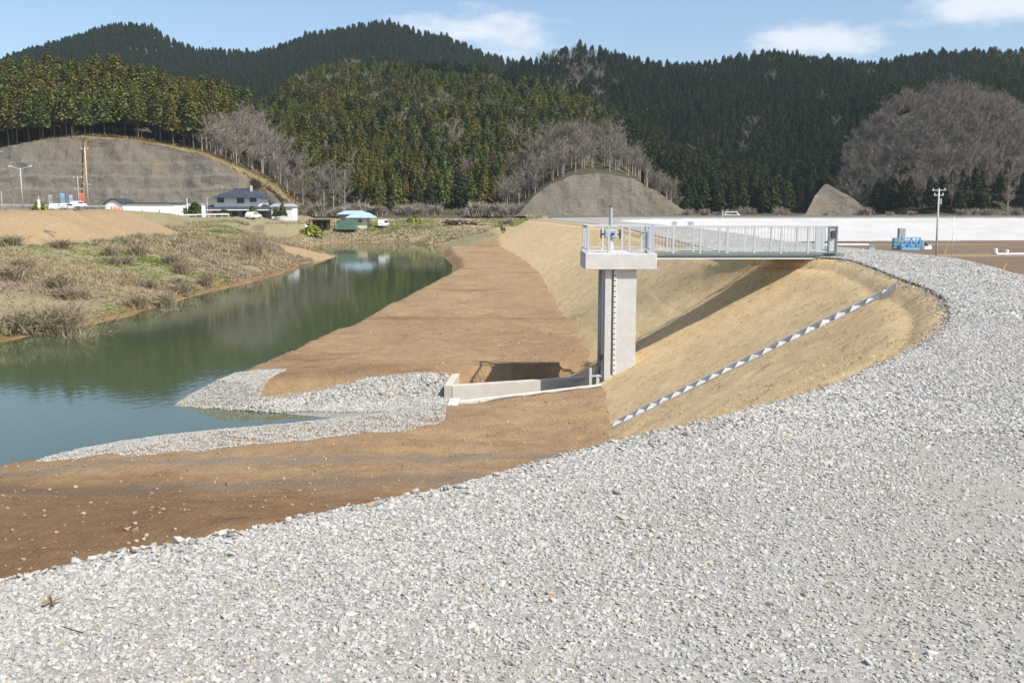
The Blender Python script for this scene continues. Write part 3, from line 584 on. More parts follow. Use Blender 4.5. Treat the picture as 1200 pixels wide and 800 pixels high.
# ------------------------------------------------------------------ left bank vegetation
n = 120000; Y = 45+RNG.random(n)**1.3*150; X = LEFTX(Y)-RNG.random(n)**1.1*36+1; d = sd_poly(X, Y, river); dmm = sd_poly(X, Y, mound)
k = (d > .5) & (dmm > .3) & (X > -.66*Y-4) & ~((X < -64) & (Y > 165)) & (np.hypot(X+29, Y-143) > 6) & (RNG.random(n) < np.clip(85/Y, .25, 1)); X, Y, d = X[k], Y[k], d[k]
cl2 = fbm(X*.16, Y*.16, 4, 81); k = (cl2 > -.42); X, Y, d, cl2 = X[k], Y[k], d[k], cl2[k]
z = ground(X, Y); gsel = fbm(X*.09, Y*.09, 3, 91)
tint = np.where((gsel > .17)[:, None], np.array([(.17, .215, .05)]), np.where((RNG.random(len(X)) < .45)[:, None], np.array([(.42, .35, .215)]), np.array([(.30, .24, .145)])))
pinkish = fbm(X*.12, Y*.12, 3, 97) > .16; tint = np.where(pinkish[:, None], np.array([(.33, .265, .185)]), tint)
lush = gsel > .17
blades('bank_grass', np.column_stack([X, Y, z]), np.where(lush, .22, RNG.uniform(.35, .95, len(X)))*np.clip(.6+cl2*1.4, .4, 1.2), np.where(Y < 90, .013, .028), tint, .75, 'dry tan weeds and green grass covering the left river bank', 'grass', 8, 3)
n = 22000; X = RNG.uniform(-52, 8, n); Y = RNG.uniform(200, 262, n); d = sd_poly(X, Y, river); k = (d > .3) & (sd_poly(X, Y, lev_poly) > .5); X, Y = X[k], Y[k]; z = ground(X, Y)
gs = fbm(X*.07, Y*.07, 3, 93); tint = np.where((gs > .2)[:, None], np.array([(.28, .27, .12)]), np.array([(.43, .36, .23)]))
blades('far_shore_grass', np.column_stack([X, Y, z]), RNG.uniform(.25, .75, len(X)), np.full(len(X), .05), tint, .6, 'yellowish reeds and dry grass on the far shore of the river', 'grass', 8, 4)
# green turf along the waterline of the left bank

# ------------------------------------------------------------------ hills
def prof(px, D, sub, shift=0):
    xs = [(x-600)*D/1100 for x, y in px]; zs = [Q(x, y, D)[1]-sub for x, y in px]; return np.array(xs), np.array(zs)
A_px = [(-900, 100), (-300, 90), (-60, 72), (0, 72), (30, 66), (80, 45), (130, 30), (165, 22), (190, 27), (215, 42), (245, 52), (300, 56), (330, 52), (370, 38), (420, 25), (460, 20), (490, 28), (530, 40), (560, 55), (600, 66), (640, 75), (720, 100), (800, 140)]
E_px = [(480, 190), (560, 110), (600, 72), (625, 62), (645, 55), (680, 50), (720, 56), (760, 68), (800, 72), (850, 65), (900, 58), (930, 62), (960, 70), (1000, 72), (1030, 65), (1070, 60), (1120, 57), (1200, 58), (1350, 60), (1900, 90)]
C_px = [(255, 240), (290, 170), (310, 130), (330, 110), (360, 86), (400, 75), (450, 69), (520, 70), (580, 80), (640, 95), (700, 115), (740, 137), (780, 172), (820, 215), (850, 246)]
B_px = [(-900, 90), (-300, 75), (0, 79), (60, 71), (120, 75), (170, 84), (220, 96), (258, 116), (275, 125), (300, 134), (340, 156), (375, 186), (400, 212), (428, 246)]
F_px = [(930, 255), (980, 185), (1010, 140), (1040, 112), (1090, 96), (1130, 108), (1160, 132), (1190, 160), (1215, 195), (1250, 250)]
D_px = [(545, 252), (570, 228), (590, 205), (620, 176), (650, 156), (680, 150), (715, 158), (740, 178), (750, 208), (775, 235), (800, 252)]
cutB = [(-400, 190), (0, 179), (60, 166), (100, 161), (160, 165), (200, 171), (240, 180), (280, 197), (320, 216), (345, 238), (356, 252)]
cutD = [(606, 252), (625, 230), (645, 216), (670, 205), (700, 203), (740, 210), (768, 227), (800, 252)]
cutG = [(932, 252), (948, 230), (963, 215), (985, 228), (1012, 252)]
HB = 1.0
hills = {'A': (*prof(A_px, 900, 10), 900, lambda x: 520+0*x, .9), 'E': (*prof(E_px, 620, 9.5), 620, lambda x: np.interp(x, [0, 60, 130, 170], [470, 440, 330, 285]), .95),
         'C': (*prof(C_px, 450, 9), 450, lambda x: 284+0*x, .85), 'B': ((lambda q: (q[0], q[1]+np.where(q[0] > (255-600)*350/1100, 5.5, 0)))(prof(B_px, 350, 12))+(350, None, 1.0)), 'F': (*prof(F_px, 370, 8), 370, lambda x: 276+0*x, .8), 'D': (*prof(D_px, 305, 7), 305, None, .8)}
cbx, cbz = prof(cutB, 283, 0); cdx, cdz = prof(cutD, 272, 0); cgx, cgz = prof(cutG, 268, 0)
def hill_h(X, Y):
    best = np.full(X.shape, 0.2); who = np.full(X.shape, '-', dtype='<U1')
    for k, (xs, zs, D, foot, pw) in hills.items():
        zr = np.interp(X, xs, zs)
        # spread a ridge profile so that it widens toward the foot
        if k == 'B':
            top = np.interp(X, cbx, cbz, right=0); F0 = 284; t = np.clip((Y-F0)/(D-F0), 0, 1)
            z = np.where(Y < F0, np.where(Y < 281, 0, top*(Y-281)/3), top+np.maximum(zr-top, -6)*t**.9)
            z = np.where((X > cbx[-1]), np.maximum(zr, 0)*np.clip((Y-268)/(D-268), 0, 1)**.8, z)
        elif k == 'D':
            top = np.interp(X, cdx, cdz, left=0, right=0); top = np.maximum(top, 0); F0 = 273; t = np.clip((Y-F0)/(D-F0), 0, 1)
            z = np.where(Y < F0, np.where(Y < 270, 0, top*(Y-270)/3), top+(np.maximum(zr, top*.9)-top)*t**.8)
        else:
            f = foot(X); t = np.clip((Y-f)/(D-f), 0, 1); z = np.maximum(zr, 0)*t**pw
        back = np.clip((Y-D)/(D*.8), 0, 1); z = z*(1-back)
        z = z+fbm(X*.03, Y*.03+ord(k), 4, 101)*np.clip(z*.14, 0, 9)*np.sin(np.clip((Y-260)/(D-260), 0, 1)*PI)
        m = z > best; best = np.where(m, z, best); who = np.where(m & (z > .8), k, who)
    return best, who
hx = np.concatenate([np.arange(-900, -200, 14), np.arange(-200, 260, 4), np.arange(260, 1000, 14)]); hy = np.concatenate([np.arange(262, 400, 3.0), np.arange(400, 960, 9), np.arange(960, 1700, 60)])
HX, HY = np.meshgrid(hx, hy); hz, _w = hill_h(HX.ravel(), HY.ravel()); hz = np.where(HY.ravel() < 264, -2, hz)
nv, nu = HX.shape; idx = np.arange(nu*nv).reshape(nv, nu); F = np.stack([idx[:-1, :-1], idx[:-1, 1:], idx[1:, 1:], idx[1:, :-1]], -1).reshape(-1, 4)
tag(mesh('wooded_hills', np.column_stack([HX.ravel(), HY.ravel(), hz]), F, FLOOR, smooth=True), kind='structure')
# cut faces: leaning sheets with benches and uneven relief
def cut_face(name, xs, zs, y0, y1, m, benches, seed):
    gx_ = np.arange(xs[0]-4, xs[-1]+4, 1.1); nz_ = 46; V = []
    top = np.maximum(np.interp(gx_, xs, zs), .3)
    zmax = top.max()
    for j in range(nz_):
        zz = j/(nz_-1)*zmax; z = np.minimum(zz, top); t = z/zmax
        y = y0+(y1-y0)*t; st_ = sum(1.0 for b in benches if 0) if False else 0
        for b in benches: y = y+.7*sstep(b, b+.9, z+.8*fbm(gx_*.12, gx_*0, 2, 3))
        y = y+fbm(gx_*.16, z*.16, 5, seed)*1.7
        V.append(np.column_stack([gx_, y, z+fbm(gx_*.5, z*0, 2, seed+5)*.5*(z > 1)]))
    V = np.array(V); nu, nv = V.shape[:2]; idx = np.arange(nu*nv).reshape(nu, nv)
    F = np.stack([idx[:-1, :-1], idx[:-1, 1:], idx[1:, 1:], idx[1:, :-1]], -1).reshape(-1, 4)
    return tag(mesh(name, V.reshape(-1, 3), F, m), kind='structure')
bB = [Q(0, y, 276)[1] for y in (224, 208, 192)]
cut_face('cut_slope', cbx, cbz, 269.5, 278.4, CUT, bB, 111); cut_face('cut_slope', cdx, cdz, 264, 271, CUT, [], 131); cut_face('cut_slope', cgx, cgz, 262, 268, CUT, [], 151)
# dry grass verge above the big cut
xs_ = np.arange(cbx[0], cbx[-1]-2, 2.0); V = []
for k, (dy, dz) in enumerate([(-2.2, -.9), (-1.2, .0), (1.0, .4), (4, .7), (7, .9)]):
    tz = np.interp(xs_, cbx, cbz); w = 1+.8*fbm(xs_*.06, xs_*0, 2, 12); V.append(np.column_stack([xs_, 283+dy+0*xs_, tz+dz*w+.3]))
V = np.array(V); nu, nv = V.shape[:2]; idx = np.arange(nu*nv).reshape(nu, nv)
F = np.stack([idx[:-1, :-1], idx[:-1, 1:], idx[1:, 1:], idx[1:, :-1]], -1).reshape(-1, 4); tag(mesh('grass_verge', V.reshape(-1, 3), F, DRYG, smooth=True), kind='structure')
n = 9000; X = RNG.uniform(-190, cbx[-1], n); ff = RNG.random(n); Zc = np.interp(X, cbx, cbz); Y = 281+ff*8; Z = Zc-.8+ff*2.0
tg = np.where(RNG.random(n)[:, None] < .25, np.array([(.11, .13, .045)]), np.array([(.24, .18, .095)]))
blades('verge_grass', np.column_stack([X, Y, Z]), RNG.uniform(.4, 1.3, n), np.full(n, .10), tg, .8, 'dry brown grass along the rim of the big cut slope', 'grass', 4, 8)
n = 5000; X = RNG.uniform(-75, cbx[-1], n); fz = RNG.random(n)**1.5; Zt = np.interp(X, cbx, cbz); Z = Zt*fz; Y = 270+11.5*Z/cbz.max()-.2; k = fbm(X*.07, Z*.1, 3, 17) > .0; X, Y, Z = X[k], Y[k], Z[k]
blades('cut_slope_scrub', np.column_stack([X, Y, Z]), RNG.uniform(.4, 1.4, len(X)), np.full(len(X), .08), np.tile([(.20, .155, .095)], (len(X), 1)), .9, 'brown scrub clinging to the right part of the big cut slope', 'scrub', 4, 9)
# rusty drain line down the big cut
x_, z0_ = Q(103, 165, 281); d_ = MB()
for j in range(12):
    za = z0_*(1-j/12); zb = z0_*(1-(j+1)/12); ya = 270+11*za/z0_-1.4; yb = 270+11*zb/z0_-1.4; dx = .25*j
    d_.hexa([(x_-.32+dx, yb-.1, zb), (x_+.32+dx, yb-.1, zb), (x_+.32+dx, yb+3, zb), (x_-.32+dx, yb+3, zb), (x_-.32+dx, ya-.1, za), (x_+.32+dx, ya-.1, za), (x_+.32+dx, ya+3, za), (x_-.32+dx, ya+3, za)])
tag(d_.build('drainage_chute', RUST), 'rusty orange drainage chute running down the big grey cut slope', 'drain')

# ------------------------------------------------------------------ trees
def crown_mesh(name, H, R_, lo, n, seed, m, round_=.75):
    rg = random.Random(seed); V = []; F = []
    V.append((0, 0, H*.96)); nn = 7
    for lv, (h, f) in enumerate(((.72, .42), (.35, .66), (.0, .5))):
        z = lo+(H-lo)*h; r = R_*f*(1-h)**round_*1.1+.05
        for i in range(nn): V.append((r*math.cos(2*PI*i/nn), r*math.sin(2*PI*i/nn), z))
    F += [(0, 1+i, 1+(i+1) % nn) for i in range(nn)]
    for lv in range(2): F += [(1+lv*nn+i, 1+(lv+1)*nn+i, 1+(lv+1)*nn+(i+1) % nn, 1+lv*nn+(i+1) % nn) for i in range(nn)]
    lob = [(rg.uniform(0, 6.28), rg.uniform(0, 1), rg.uniform(.75, 1.2)) for _ in range(9)]
    for k in range(n):
        h = rg.random()**1.25; a = rg.uniform(0, 2*PI); r = R_*((1-h)**round_)*rg.uniform(.62, 1.02)+.08
        for la, lh, lf in lob:
            if abs(h-lh) < .16 and math.cos(a-la) > .3: r *= lf
        if h > .95: r *= .6
        z = lo+(H-lo)*h*.99; c = Vector((r*math.cos(a), r*math.sin(a), z)); out = Vector((math.cos(a), math.sin(a), rg.uniform(-.65, .25))).normalized()
        side = Vector((-math.sin(a), math.cos(a), rg.uniform(-.5, .5))).normalized(); s = rg.uniform(.38, .75)*(.55+.6*(1-h))*R_/2.2*1.15; up = out.cross(side)
        b = len(V); V += [tuple(c-out*s*.7), tuple(c+side*s*.75+up*s*.25), tuple(c+out*s*1.1-up*s*.2), tuple(c-side*s*.75+up*s*.25), tuple(c+up*s*.75+out*s*.2)]
        F += [(b, b+1, b+2), (b, b+2, b+3), (b+1, b+4, b+3)]
    me = bpy.data.meshes.new(name); me.from_pydata(V, [], F); me.materials.append(m); me.update(); return me
def trunk_mesh(name, H, r, m, seed=0):
    rg = random.Random(seed); V = []; F = []; n = 6; ks = 4
    for k in range(ks+1):
        t = k/ks; cx, cy = rg.uniform(-.12, .12)*t, rg.uniform(-.12, .12)*t
        for i in range(n): V.append((cx+r*(1-.8*t)*math.cos(2*PI*i/n), cy+r*(1-.8*t)*math.sin(2*PI*i/n), -1.2+(H+1.2)*t))
    for k in range(ks): F += [(k*n+i, k*n+(i+1) % n, (k+1)*n+(i+1) % n, (k+1)*n+i) for i in range(n)]
    me = bpy.data.meshes.new(name); me.from_pydata(V, [], F); me.materials.append(m); me.update(); return me
def twig_mesh(name, H, spread, m, seed, ntw=330, w0=.075, lowstart=.3):
    rg = random.Random(seed); V = []; F = []
    def sliver(a, b, w):
        d = (b-a).normalized(); x = d.cross(Vector((rg.uniform(-1, 1), rg.uniform(-1, 1), .3))).normalized()*w/2; k = len(V)
        V.extend([tuple(a-x), tuple(a+x), tuple(b+x*.3), tuple(b-x*.3)]); F.append((k, k+1, k+2, k+3))
        y = d.cross(x).normalized()*w/2; k = len(V); V.extend([tuple(a-y), tuple(a+y), tuple(b+y*.3), tuple(b-y*.3)]); F.append((k, k+1, k+2, k+3))
    limbs = []
    for i in range(10):
        h = H*rg.uniform(lowstart, .75); a = rg.uniform(0, 2*PI); p0 = Vector((0, 0, h)); d = Vector((math.cos(a), math.sin(a), rg.uniform(.7, 1.7))).normalized()
        p1 = p0+d*spread*rg.uniform(.6, 1.1); sliver(p0, p1, .16); limbs.append((p0, p1))
    sub = []
    for i in range(45):
        a0, b0 = rg.choice(limbs); p0 = a0.lerp(b0, rg.uniform(.2, 1)); d = ((b0-a0).normalized()+Vector((rg.uniform(-1, 1), rg.uniform(-1, 1), rg.uniform(-.2, .9)))).normalized()
        p1 = p0+d*spread*rg.uniform(.3, .65); sliver(p0, p1, .09); sub.append((p0, p1))
    for i in range(ntw):
        a0, b0 = rg.choice(sub); p0 = a0.lerp(b0, rg.uniform(.1, 1)); d = ((b0-a0).normalized()*.7+Vector((rg.uniform(-1, 1), rg.uniform(-1, 1), rg.uniform(-.2, 1)))).normalized()
        sliver(p0, p0+d*spread*rg.uniform(.18, .4), w0)
    me = bpy.data.meshes.new(name); me.from_pydata(V, [], F); me.materials.append(m); me.update(); return me
MATS = {'olive': OLIVE, 'dark': DARK_SHADED, 'mid': MID}
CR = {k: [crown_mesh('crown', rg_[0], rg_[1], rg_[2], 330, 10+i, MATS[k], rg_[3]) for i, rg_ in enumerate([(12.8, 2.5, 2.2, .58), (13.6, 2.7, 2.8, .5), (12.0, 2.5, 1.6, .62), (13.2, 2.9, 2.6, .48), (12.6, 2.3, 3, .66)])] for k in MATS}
CRH = [crown_mesh('crown', h, r, lo, 360, 60+i, OLIVE, rd) for i, (h, r, lo, rd) in enumerate([(15, 2.7, 5.5, .55), (14, 2.5, 5.0, .6), (16, 2.8, 6.5, .5), (14.5, 2.9, 5.8, .5)])]
TRK = [trunk_mesh('trunk', 12.5, .22, BARK, i) for i in range(3)]; TRKP = [trunk_mesh('trunk', 10, .24, PALEBARK, i+9) for i in range(3)]
TW = [twig_mesh('crown', 9+i*.5, 3.0+.2*i, TWIG, 80+i) for i in range(5)]
# candidate positions on the hills
def jgrid(x0, x1, y0, y1, s):
    a, b = np.meshgrid(np.arange(x0, x1, s), np.arange(y0, y1, s)); a = a.ravel()+RNG.uniform(-.45, .45, a.size)*s; b = b.ravel()+RNG.uniform(-.45, .45, b.size)*s; return a, b
X1, Y1 = jgrid(-330, 400, 270, 470, 3.5); X2, Y2 = jgrid(-520, 480, 470, 640, 4.3); X3, Y3 = jgrid(-700, 300, 640, 912, 4.8)
X4, Y4 = jgrid(115, 240, 277, 372, 5.6); X5, Y5 = jgrid(-15, 58, 275, 307, 4.2); X6, Y6 = jgrid(-102, -42, 270, 350, 3.9); XT = np.zeros(len(X1)+len(X2)+len(X3)+len(X4)+len(X5)+len(X6), bool); XT[len(X1)+len(X2)+len(X3):] = True
TX = np.concatenate([X1, X2, X3, X4, X5, X6]); TY = np.concatenate([Y1, Y2, Y3, Y4, Y5, Y6]); TZ, TW_ = hill_h(TX, TY)
tpx = 600+TX*1100/TY; rz = np.array([hills[k][2] if k in hills else 0 for k in TW_])
ok = (TW_ != '-') & (TY < rz+8) & (np.abs(tpx-600) < 760)
ok &= ~((TW_ == 'B') & (TY < 286) & (TX < cbx[-1])) & ~((TW_ == 'D') & (TY < 274.5) & (TX > cdx[0]) & (TX < cdx[-1])) & ~((np.abs(TX-np.interp(.5, [0, 1], [cgx[0], cgx[-1]])) < 11) & (TY < 274))
# drop trees hidden behind nearer ground
def slope_front(X, Y, Z):
    keep = np.ones(len(X), bool)
    for t in np.linspace(.45, .97, 26):
        zz, _ = hill_h(X*t, Y*t); keep &= (zz < EYE+(Z+13-EYE)*t+3)
    return keep
TX, TY, TZ, TW_, tpx, XT = TX[ok], TY[ok], TZ[ok], TW_[ok], tpx[ok], XT[ok]
k = slope_front(TX, TY, TZ); TX, TY, TZ, TW_, tpx, XT = TX[k], TY[k], TZ[k], TW_[k], tpx[k], XT[k]
tpy = 400+np.array([0])*0  # (unused)
spec = []
for x, y, z, w, px in zip(TX, TY, TZ, TW_, tpx):
    r = random.random(); fr = 0
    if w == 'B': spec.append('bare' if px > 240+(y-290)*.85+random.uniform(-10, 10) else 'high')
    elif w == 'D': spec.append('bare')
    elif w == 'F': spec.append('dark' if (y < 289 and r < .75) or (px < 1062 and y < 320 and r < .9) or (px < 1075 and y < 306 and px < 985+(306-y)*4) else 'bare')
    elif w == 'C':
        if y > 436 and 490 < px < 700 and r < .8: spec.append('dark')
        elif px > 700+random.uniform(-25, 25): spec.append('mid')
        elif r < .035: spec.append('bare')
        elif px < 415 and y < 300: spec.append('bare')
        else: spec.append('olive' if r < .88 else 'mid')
    elif w == 'A': spec.append('dark')  # cloud shadow over this ridge is put into the foliage colour
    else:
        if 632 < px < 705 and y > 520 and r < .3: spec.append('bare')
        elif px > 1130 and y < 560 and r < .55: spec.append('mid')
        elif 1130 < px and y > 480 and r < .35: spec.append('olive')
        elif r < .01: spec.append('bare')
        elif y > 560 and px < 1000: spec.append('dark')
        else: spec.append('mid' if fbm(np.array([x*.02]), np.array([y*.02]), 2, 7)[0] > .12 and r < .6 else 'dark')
spec = np.array(spec); spec[(np.isin(TW_, ['B', 'D', 'F'])) & (np.random.default_rng(8).random(len(spec)) < .30) & ~XT] = 'none'; spec[XT & ((spec != 'bare') | ~np.isin(TW_, ['B', 'D', 'F']))] = 'none'; order = np.argsort(TY)
con = [i for i in order if spec[i] not in ('bare', 'none')]; bare = [i for i in order if spec[i] == 'bare']
print('conifers', len(con), 'bare', len(bare))
place = {'B': ('tall olive cedar above the big grey cut slope', 'cedars above the big cut slope'), 'C': ('olive brown cedar low on the sunlit central hillside', 'cedars on the central hillside'),
         'E': ('dark cedar at the foot of the right hand hillside', 'cedars along the foot of the right hillside'), 'F': ('dark cedar in front of the rounded bare wooded knoll', 'cedars below the bare knoll'), 'A': ('cedar on the far ridge, cloud shadow painted into its dark foliage', 'cedars on the far ridge')}
bplace = {'B': ('leafless pale trunked tree behind the tiled house', 'bare trees on the spur behind the house'), 'D': ('leafless grey tree above the middle cut slope', 'bare trees above the middle cut slope'),
          'F': ('leafless pinkish grey tree on the rounded knoll at right', 'bare trees on the rounded right knoll'), 'C': ('leafless pale tree among cedars on the central hillside', 'bare trees among the central cedars'), 'E': ('leafless brownish tree high among the dark cedars', 'bare trees among dark cedars'), 'A': ('leafless tree', 'bare trees')}
def tree(kind, i, crown, trunk, label, group, sc, cat='tree'):
    t = empty(kind, (TX[i], TY[i], TZ[i]-.3), random.uniform(0, 6.28)); t.scale = sc; tag(t, label, cat, group); link('trunk', trunk, t); link('crown', crown, t); return t
HALVES = {'B': (0, 240), 'C': (330, 720), 'E': (760, 1190), 'F': (985, 1200), 'D': (560, 780), 'A': (0, 1200)}
def where(lb, i):
    a, b = HALVES.get(TW_[i], (0, 1200)); a, b = ((240, 410) if (TW_[i] == 'B' and spec[i] == 'bare') else (a, b)); f = (tpx[i]-a)/(b-a)
    row = ' front' if TY[i] < (290 if TW_[i] in 'BC' else 283) else ' behind' if TY[i] < 300 else ' upper'
    return lb+','+row+' '+('left end' if f < .2 else 'left of centre' if f < .4 else 'centre' if f < .6 else 'right of centre' if f < .8 else 'right end')
srcs = {}
_cb = [i for i in con if TW_[i] == 'B'][:120]; _co = [i for i in con if TW_[i] != 'B' and -60 < tpx[i] < 1260][:180]; con_near = _cb+_co; sc_con = set(con_near)
for i in con_near:
    k = spec[i]; j = random.randrange(3)
    cme = random.choice(CRH) if k == 'high' else random.choice(CR[k]); s = random.uniform(.85, 1.12)
    if k != 'high': s *= random.uniform(.68, .82)
    lb = place.get(TW_[i], place['E']); lb = (where(lb[0], i), lb[1]); tree('cedar_tree', i, cme, TRK[j], lb[0], lb[1], (s, s, s*random.uniform(.92, 1.08)))
bare_near = bare[:290]; sb = set(bare_near)
for i in bare_near:
    s = random.uniform(.7, 1.05)*(.8 if TW_[i] in 'D' else 1.0); lb = bplace[TW_[i]]; lb = (where(lb[0], i), lb[1]); tree('bare_tree', i, random.choice(TW), random.choice(TRKP), lb[0], lb[1], (s, s, s))
first = {}
for o in list(C.objects):
    if o.type == 'MESH' and o.parent and o.data.name.startswith('crown'): first.setdefault(o.data.name, o)
def forest_group(name, meshes, mat):
    g = bpy.data.node_groups.new(name, 'GeometryNodeTree'); g.interface.new_socket('Geometry', in_out='INPUT', socket_type='NodeSocketGeometry'); g.interface.new_socket('Geometry', in_out='OUTPUT', socket_type='NodeSocketGeometry')
    A = g.nodes; K = g.links; gi = A.new('NodeGroupInput'); g_o = A.new('NodeGroupOutput'); join = A.new('GeometryNodeJoinGeometry')
    for me in meshes:
        if me.name not in first: continue
        oi = A.new('GeometryNodeObjectInfo'); oi.inputs['Object'].default_value = first[me.name]; oi.transform_space = 'ORIGINAL'; g2 = A.new('GeometryNodeGeometryToInstance'); K.new(oi.outputs['Geometry'], g2.inputs[0]); K.new(g2.outputs[0], join.inputs[0])
    iop = A.new('GeometryNodeInstanceOnPoints'); iop.inputs['Pick Instance'].default_value = True
    rv = A.new('FunctionNodeRandomValue'); rv.data_type = 'FLOAT_VECTOR'; rv.inputs[0].default_value = (-.04, -.04, 0); rv.inputs[1].default_value = (.04, .04, 6.28)
    na = A.new('GeometryNodeInputNamedAttribute'); na.data_type = 'FLOAT'; na.inputs[0].default_value = 's'
    K.new(gi.outputs[0], iop.inputs['Points']); K.new(join.outputs[0], iop.inputs['Instance']); K.new(rv.outputs[0], iop.inputs['Rotation']); K.new(na.outputs['Attribute'], iop.inputs['Scale'])
    sm = A.new('GeometryNodeSetMaterial'); sm.inputs['Material'].default_value = mat; K.new(iop.outputs[0], sm.inputs[0]); K.new(sm.outputs[0], g_o.inputs[0]); return g
allcr = [m for k in CR for m in CR[k]]
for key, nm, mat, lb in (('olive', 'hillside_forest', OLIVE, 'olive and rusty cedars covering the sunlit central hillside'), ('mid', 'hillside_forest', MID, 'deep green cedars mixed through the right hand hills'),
                         ('dark', 'hillside_forest', DARK_SHADED, 'dark cedar forest on the right hills and on upper ridges with painted cloud shadow'), ('high', 'hillside_forest', OLIVE, 'tall olive cedars filling the stand above the big cut slope'), ('bare', 'bare_woodland', TWIG, 'leafless grey brown woodland on the knolls and spurs')):
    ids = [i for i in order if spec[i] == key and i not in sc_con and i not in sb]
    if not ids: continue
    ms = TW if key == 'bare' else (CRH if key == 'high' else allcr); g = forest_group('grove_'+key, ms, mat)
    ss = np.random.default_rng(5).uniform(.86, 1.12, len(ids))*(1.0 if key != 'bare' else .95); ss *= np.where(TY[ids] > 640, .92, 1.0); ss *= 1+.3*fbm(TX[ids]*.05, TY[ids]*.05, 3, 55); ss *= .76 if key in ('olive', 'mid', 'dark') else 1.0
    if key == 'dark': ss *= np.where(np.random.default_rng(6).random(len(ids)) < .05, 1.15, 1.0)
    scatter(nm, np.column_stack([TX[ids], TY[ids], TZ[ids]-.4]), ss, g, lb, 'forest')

# shrubs
def shrub_mesh(name, H, R_, n, m, seed, w=.04):
    rg = random.Random(seed); V = []; F = []
    for k in range(n):
        a = rg.uniform(0, 2*PI); b = Vector((rg.gauss(0, .22)*R_, rg.gauss(0, .22)*R_, 0)); l = rg.uniform(.5, 1); sp = rg.uniform(.1, 1)
        m1 = b+Vector((math.cos(a)*R_*.45*sp, math.sin(a)*R_*.45*sp, H*.62*l)); t1 = m1+Vector((math.cos(a+rg.uniform(-.8, .8))*R_*.5*sp, math.sin(a+rg.uniform(-.8, .8))*R_*.5*sp, H*rg.uniform(.0, .42)*l))
        for p, q, ww in ((b, m1, w), (m1, t1, w*.6)):
            x = (q-p).cross(Vector((rg.uniform(-1, 1), rg.uniform(-1, 1), rg.uniform(-1, 1)))).normalized()*ww; i = len(V); V += [tuple(p-x), tuple(p+x), tuple(q+x*.6), tuple(q-x*.6)]; F.append((i, i+1, i+2, i+3))
        for _ in range(2):
            q = m1+Vector((rg.uniform(-.4, .4)*R_, rg.uniform(-.4, .4)*R_, rg.uniform(.05, .35)*H)); x = (q-m1).cross(Vector((0, rg.uniform(-1, 1), 1))).normalized()*w*.5; i = len(V); V += [tuple(m1-x), tuple(m1+x), tuple(q)]; F.append((i, i+1, i+2))
    me = bpy.data.meshes.new(name); me.from_pydata(V, [], F); me.materials.append(m); me.update(); return me
SH = [shrub_mesh('shrub', 1.6, 1.5, 150, TWIGB, i, .028) for i in range(4)]; SHF = [shrub_mesh('shrub', 3.2, 2.6, 120, TWIG, 20+i, .09) for i in range(3)]
def gz1(x, y): return float(ground(np.array([x]), np.array([y]))[0])
def shrub(px, py, z, me, sc, label, group=None, name='bare_shrub'):
    x, y = P(px, py, z)
    if sd_poly(np.array([x]), np.array([y]), mound)[0] < 1.5 and y > 80: x += 9; y -= 6
    o = link(name, me); o.location = (x, y, gz1(x, y)-.05); o.rotation_euler = (0, 0, random.uniform(0, 6)); o.scale = sc; return tag(o, label, 'shrub', group)
o = shrub(66, 379, -5.1, shrub_mesh('shrub', 2.4, 3.0, 420, TWIGB, 33, .022), (1.2, .9, 1.0), 'wide leafless brown shrub arching over the left waterline')
shrub(22, 382, -5.0, SH[1], (1.5, 1.2, 1.1), 'low brown shrub at the left edge beside the wide leafless shrub')
shrub(160, 352, -4.9, SH[2], (1.0, 1.0, .8), 'small bare shrub on the left bank past the wide shrub')
shrub(300, 303, -4.3, shrub_mesh('shrub', 4.2, 2.6, 200, TWIGB, 36, .03), (1, 1, 1), 'tall straggly bare sapling above the sandy spit')
rs = random.Random(4)
for k_ in range(34):
    sx_, sy_ = rs.uniform(0, 300), rs.uniform(296, 345)
    shrub(sx_, sy_, -2.9, rs.choice(SH), (rs.uniform(.8, 1.4),)*2+(rs.uniform(.6, 1.1),), 'low tangled brown shrub on the left bank, '+('upper slope' if sy_ < 312 else 'middle slope' if sy_ < 328 else 'lower slope')+(' at the left edge' if sx_ < 75 else ' below the earth mound' if sx_ < 170 else ' towards the sandy spit'), 'shrubs on the left bank')
for k_ in range(46):
    X_ = rs.uniform(-75, 4); Y_ = 266+rs.uniform(-4, 8); o = link('bare_shrub', rs.choice(SHF)); o.location = (X_, Y_, float(hill_h(np.array([X_]), np.array([Y_]))[0][0])-.3); s = rs.uniform(.7, 1.5); o.scale = (s, s, s*rs.uniform(.8, 1.2)); o.rotation_euler = (0, 0, rs.uniform(0, 6))
    tag(o, 'grey leafless shrub in the thicket below the central hill, '+('left third' if X_ < -48 else 'middle' if X_ < -20 else 'right third'), 'shrub', 'shrubs along the foot of the central hill')
for k_ in range(26):
    X_ = rs.uniform(45, 175); Y_ = 262+rs.uniform(-2, 6); o = link('bare_shrub', rs.choice(SHF)); o.location = (X_, Y_, -.3); s = rs.uniform(.5, 1.1); o.scale = (s, s, s); o.rotation_euler = (0, 0, rs.uniform(0, 6))
    tag(o, 'grey leafless shrub behind the pale levee, '+('left of the white car' if X_ < 58 else 'between white car and small cut slope' if X_ < 85 else 'right of the small cut slope'), 'shrub', 'shrubs behind the far levee')
EVERG = simple('evergreen_bush', (.07, .10, .03), .4, 2, .9, .1); YELG = simple('yellow_green_bush', (.24, .26, .05), .3, 2, .9, .1)
def bush(px, py, Y_, w, h, m, label, seed):
    x, z = Q(px, py, Y_); me = crown_mesh('bush', h, w/2, 0, 150, seed, m, .45); o = link('leafy_bush', me); o.location = (x, Y_, z); return tag(o, label, 'bush')
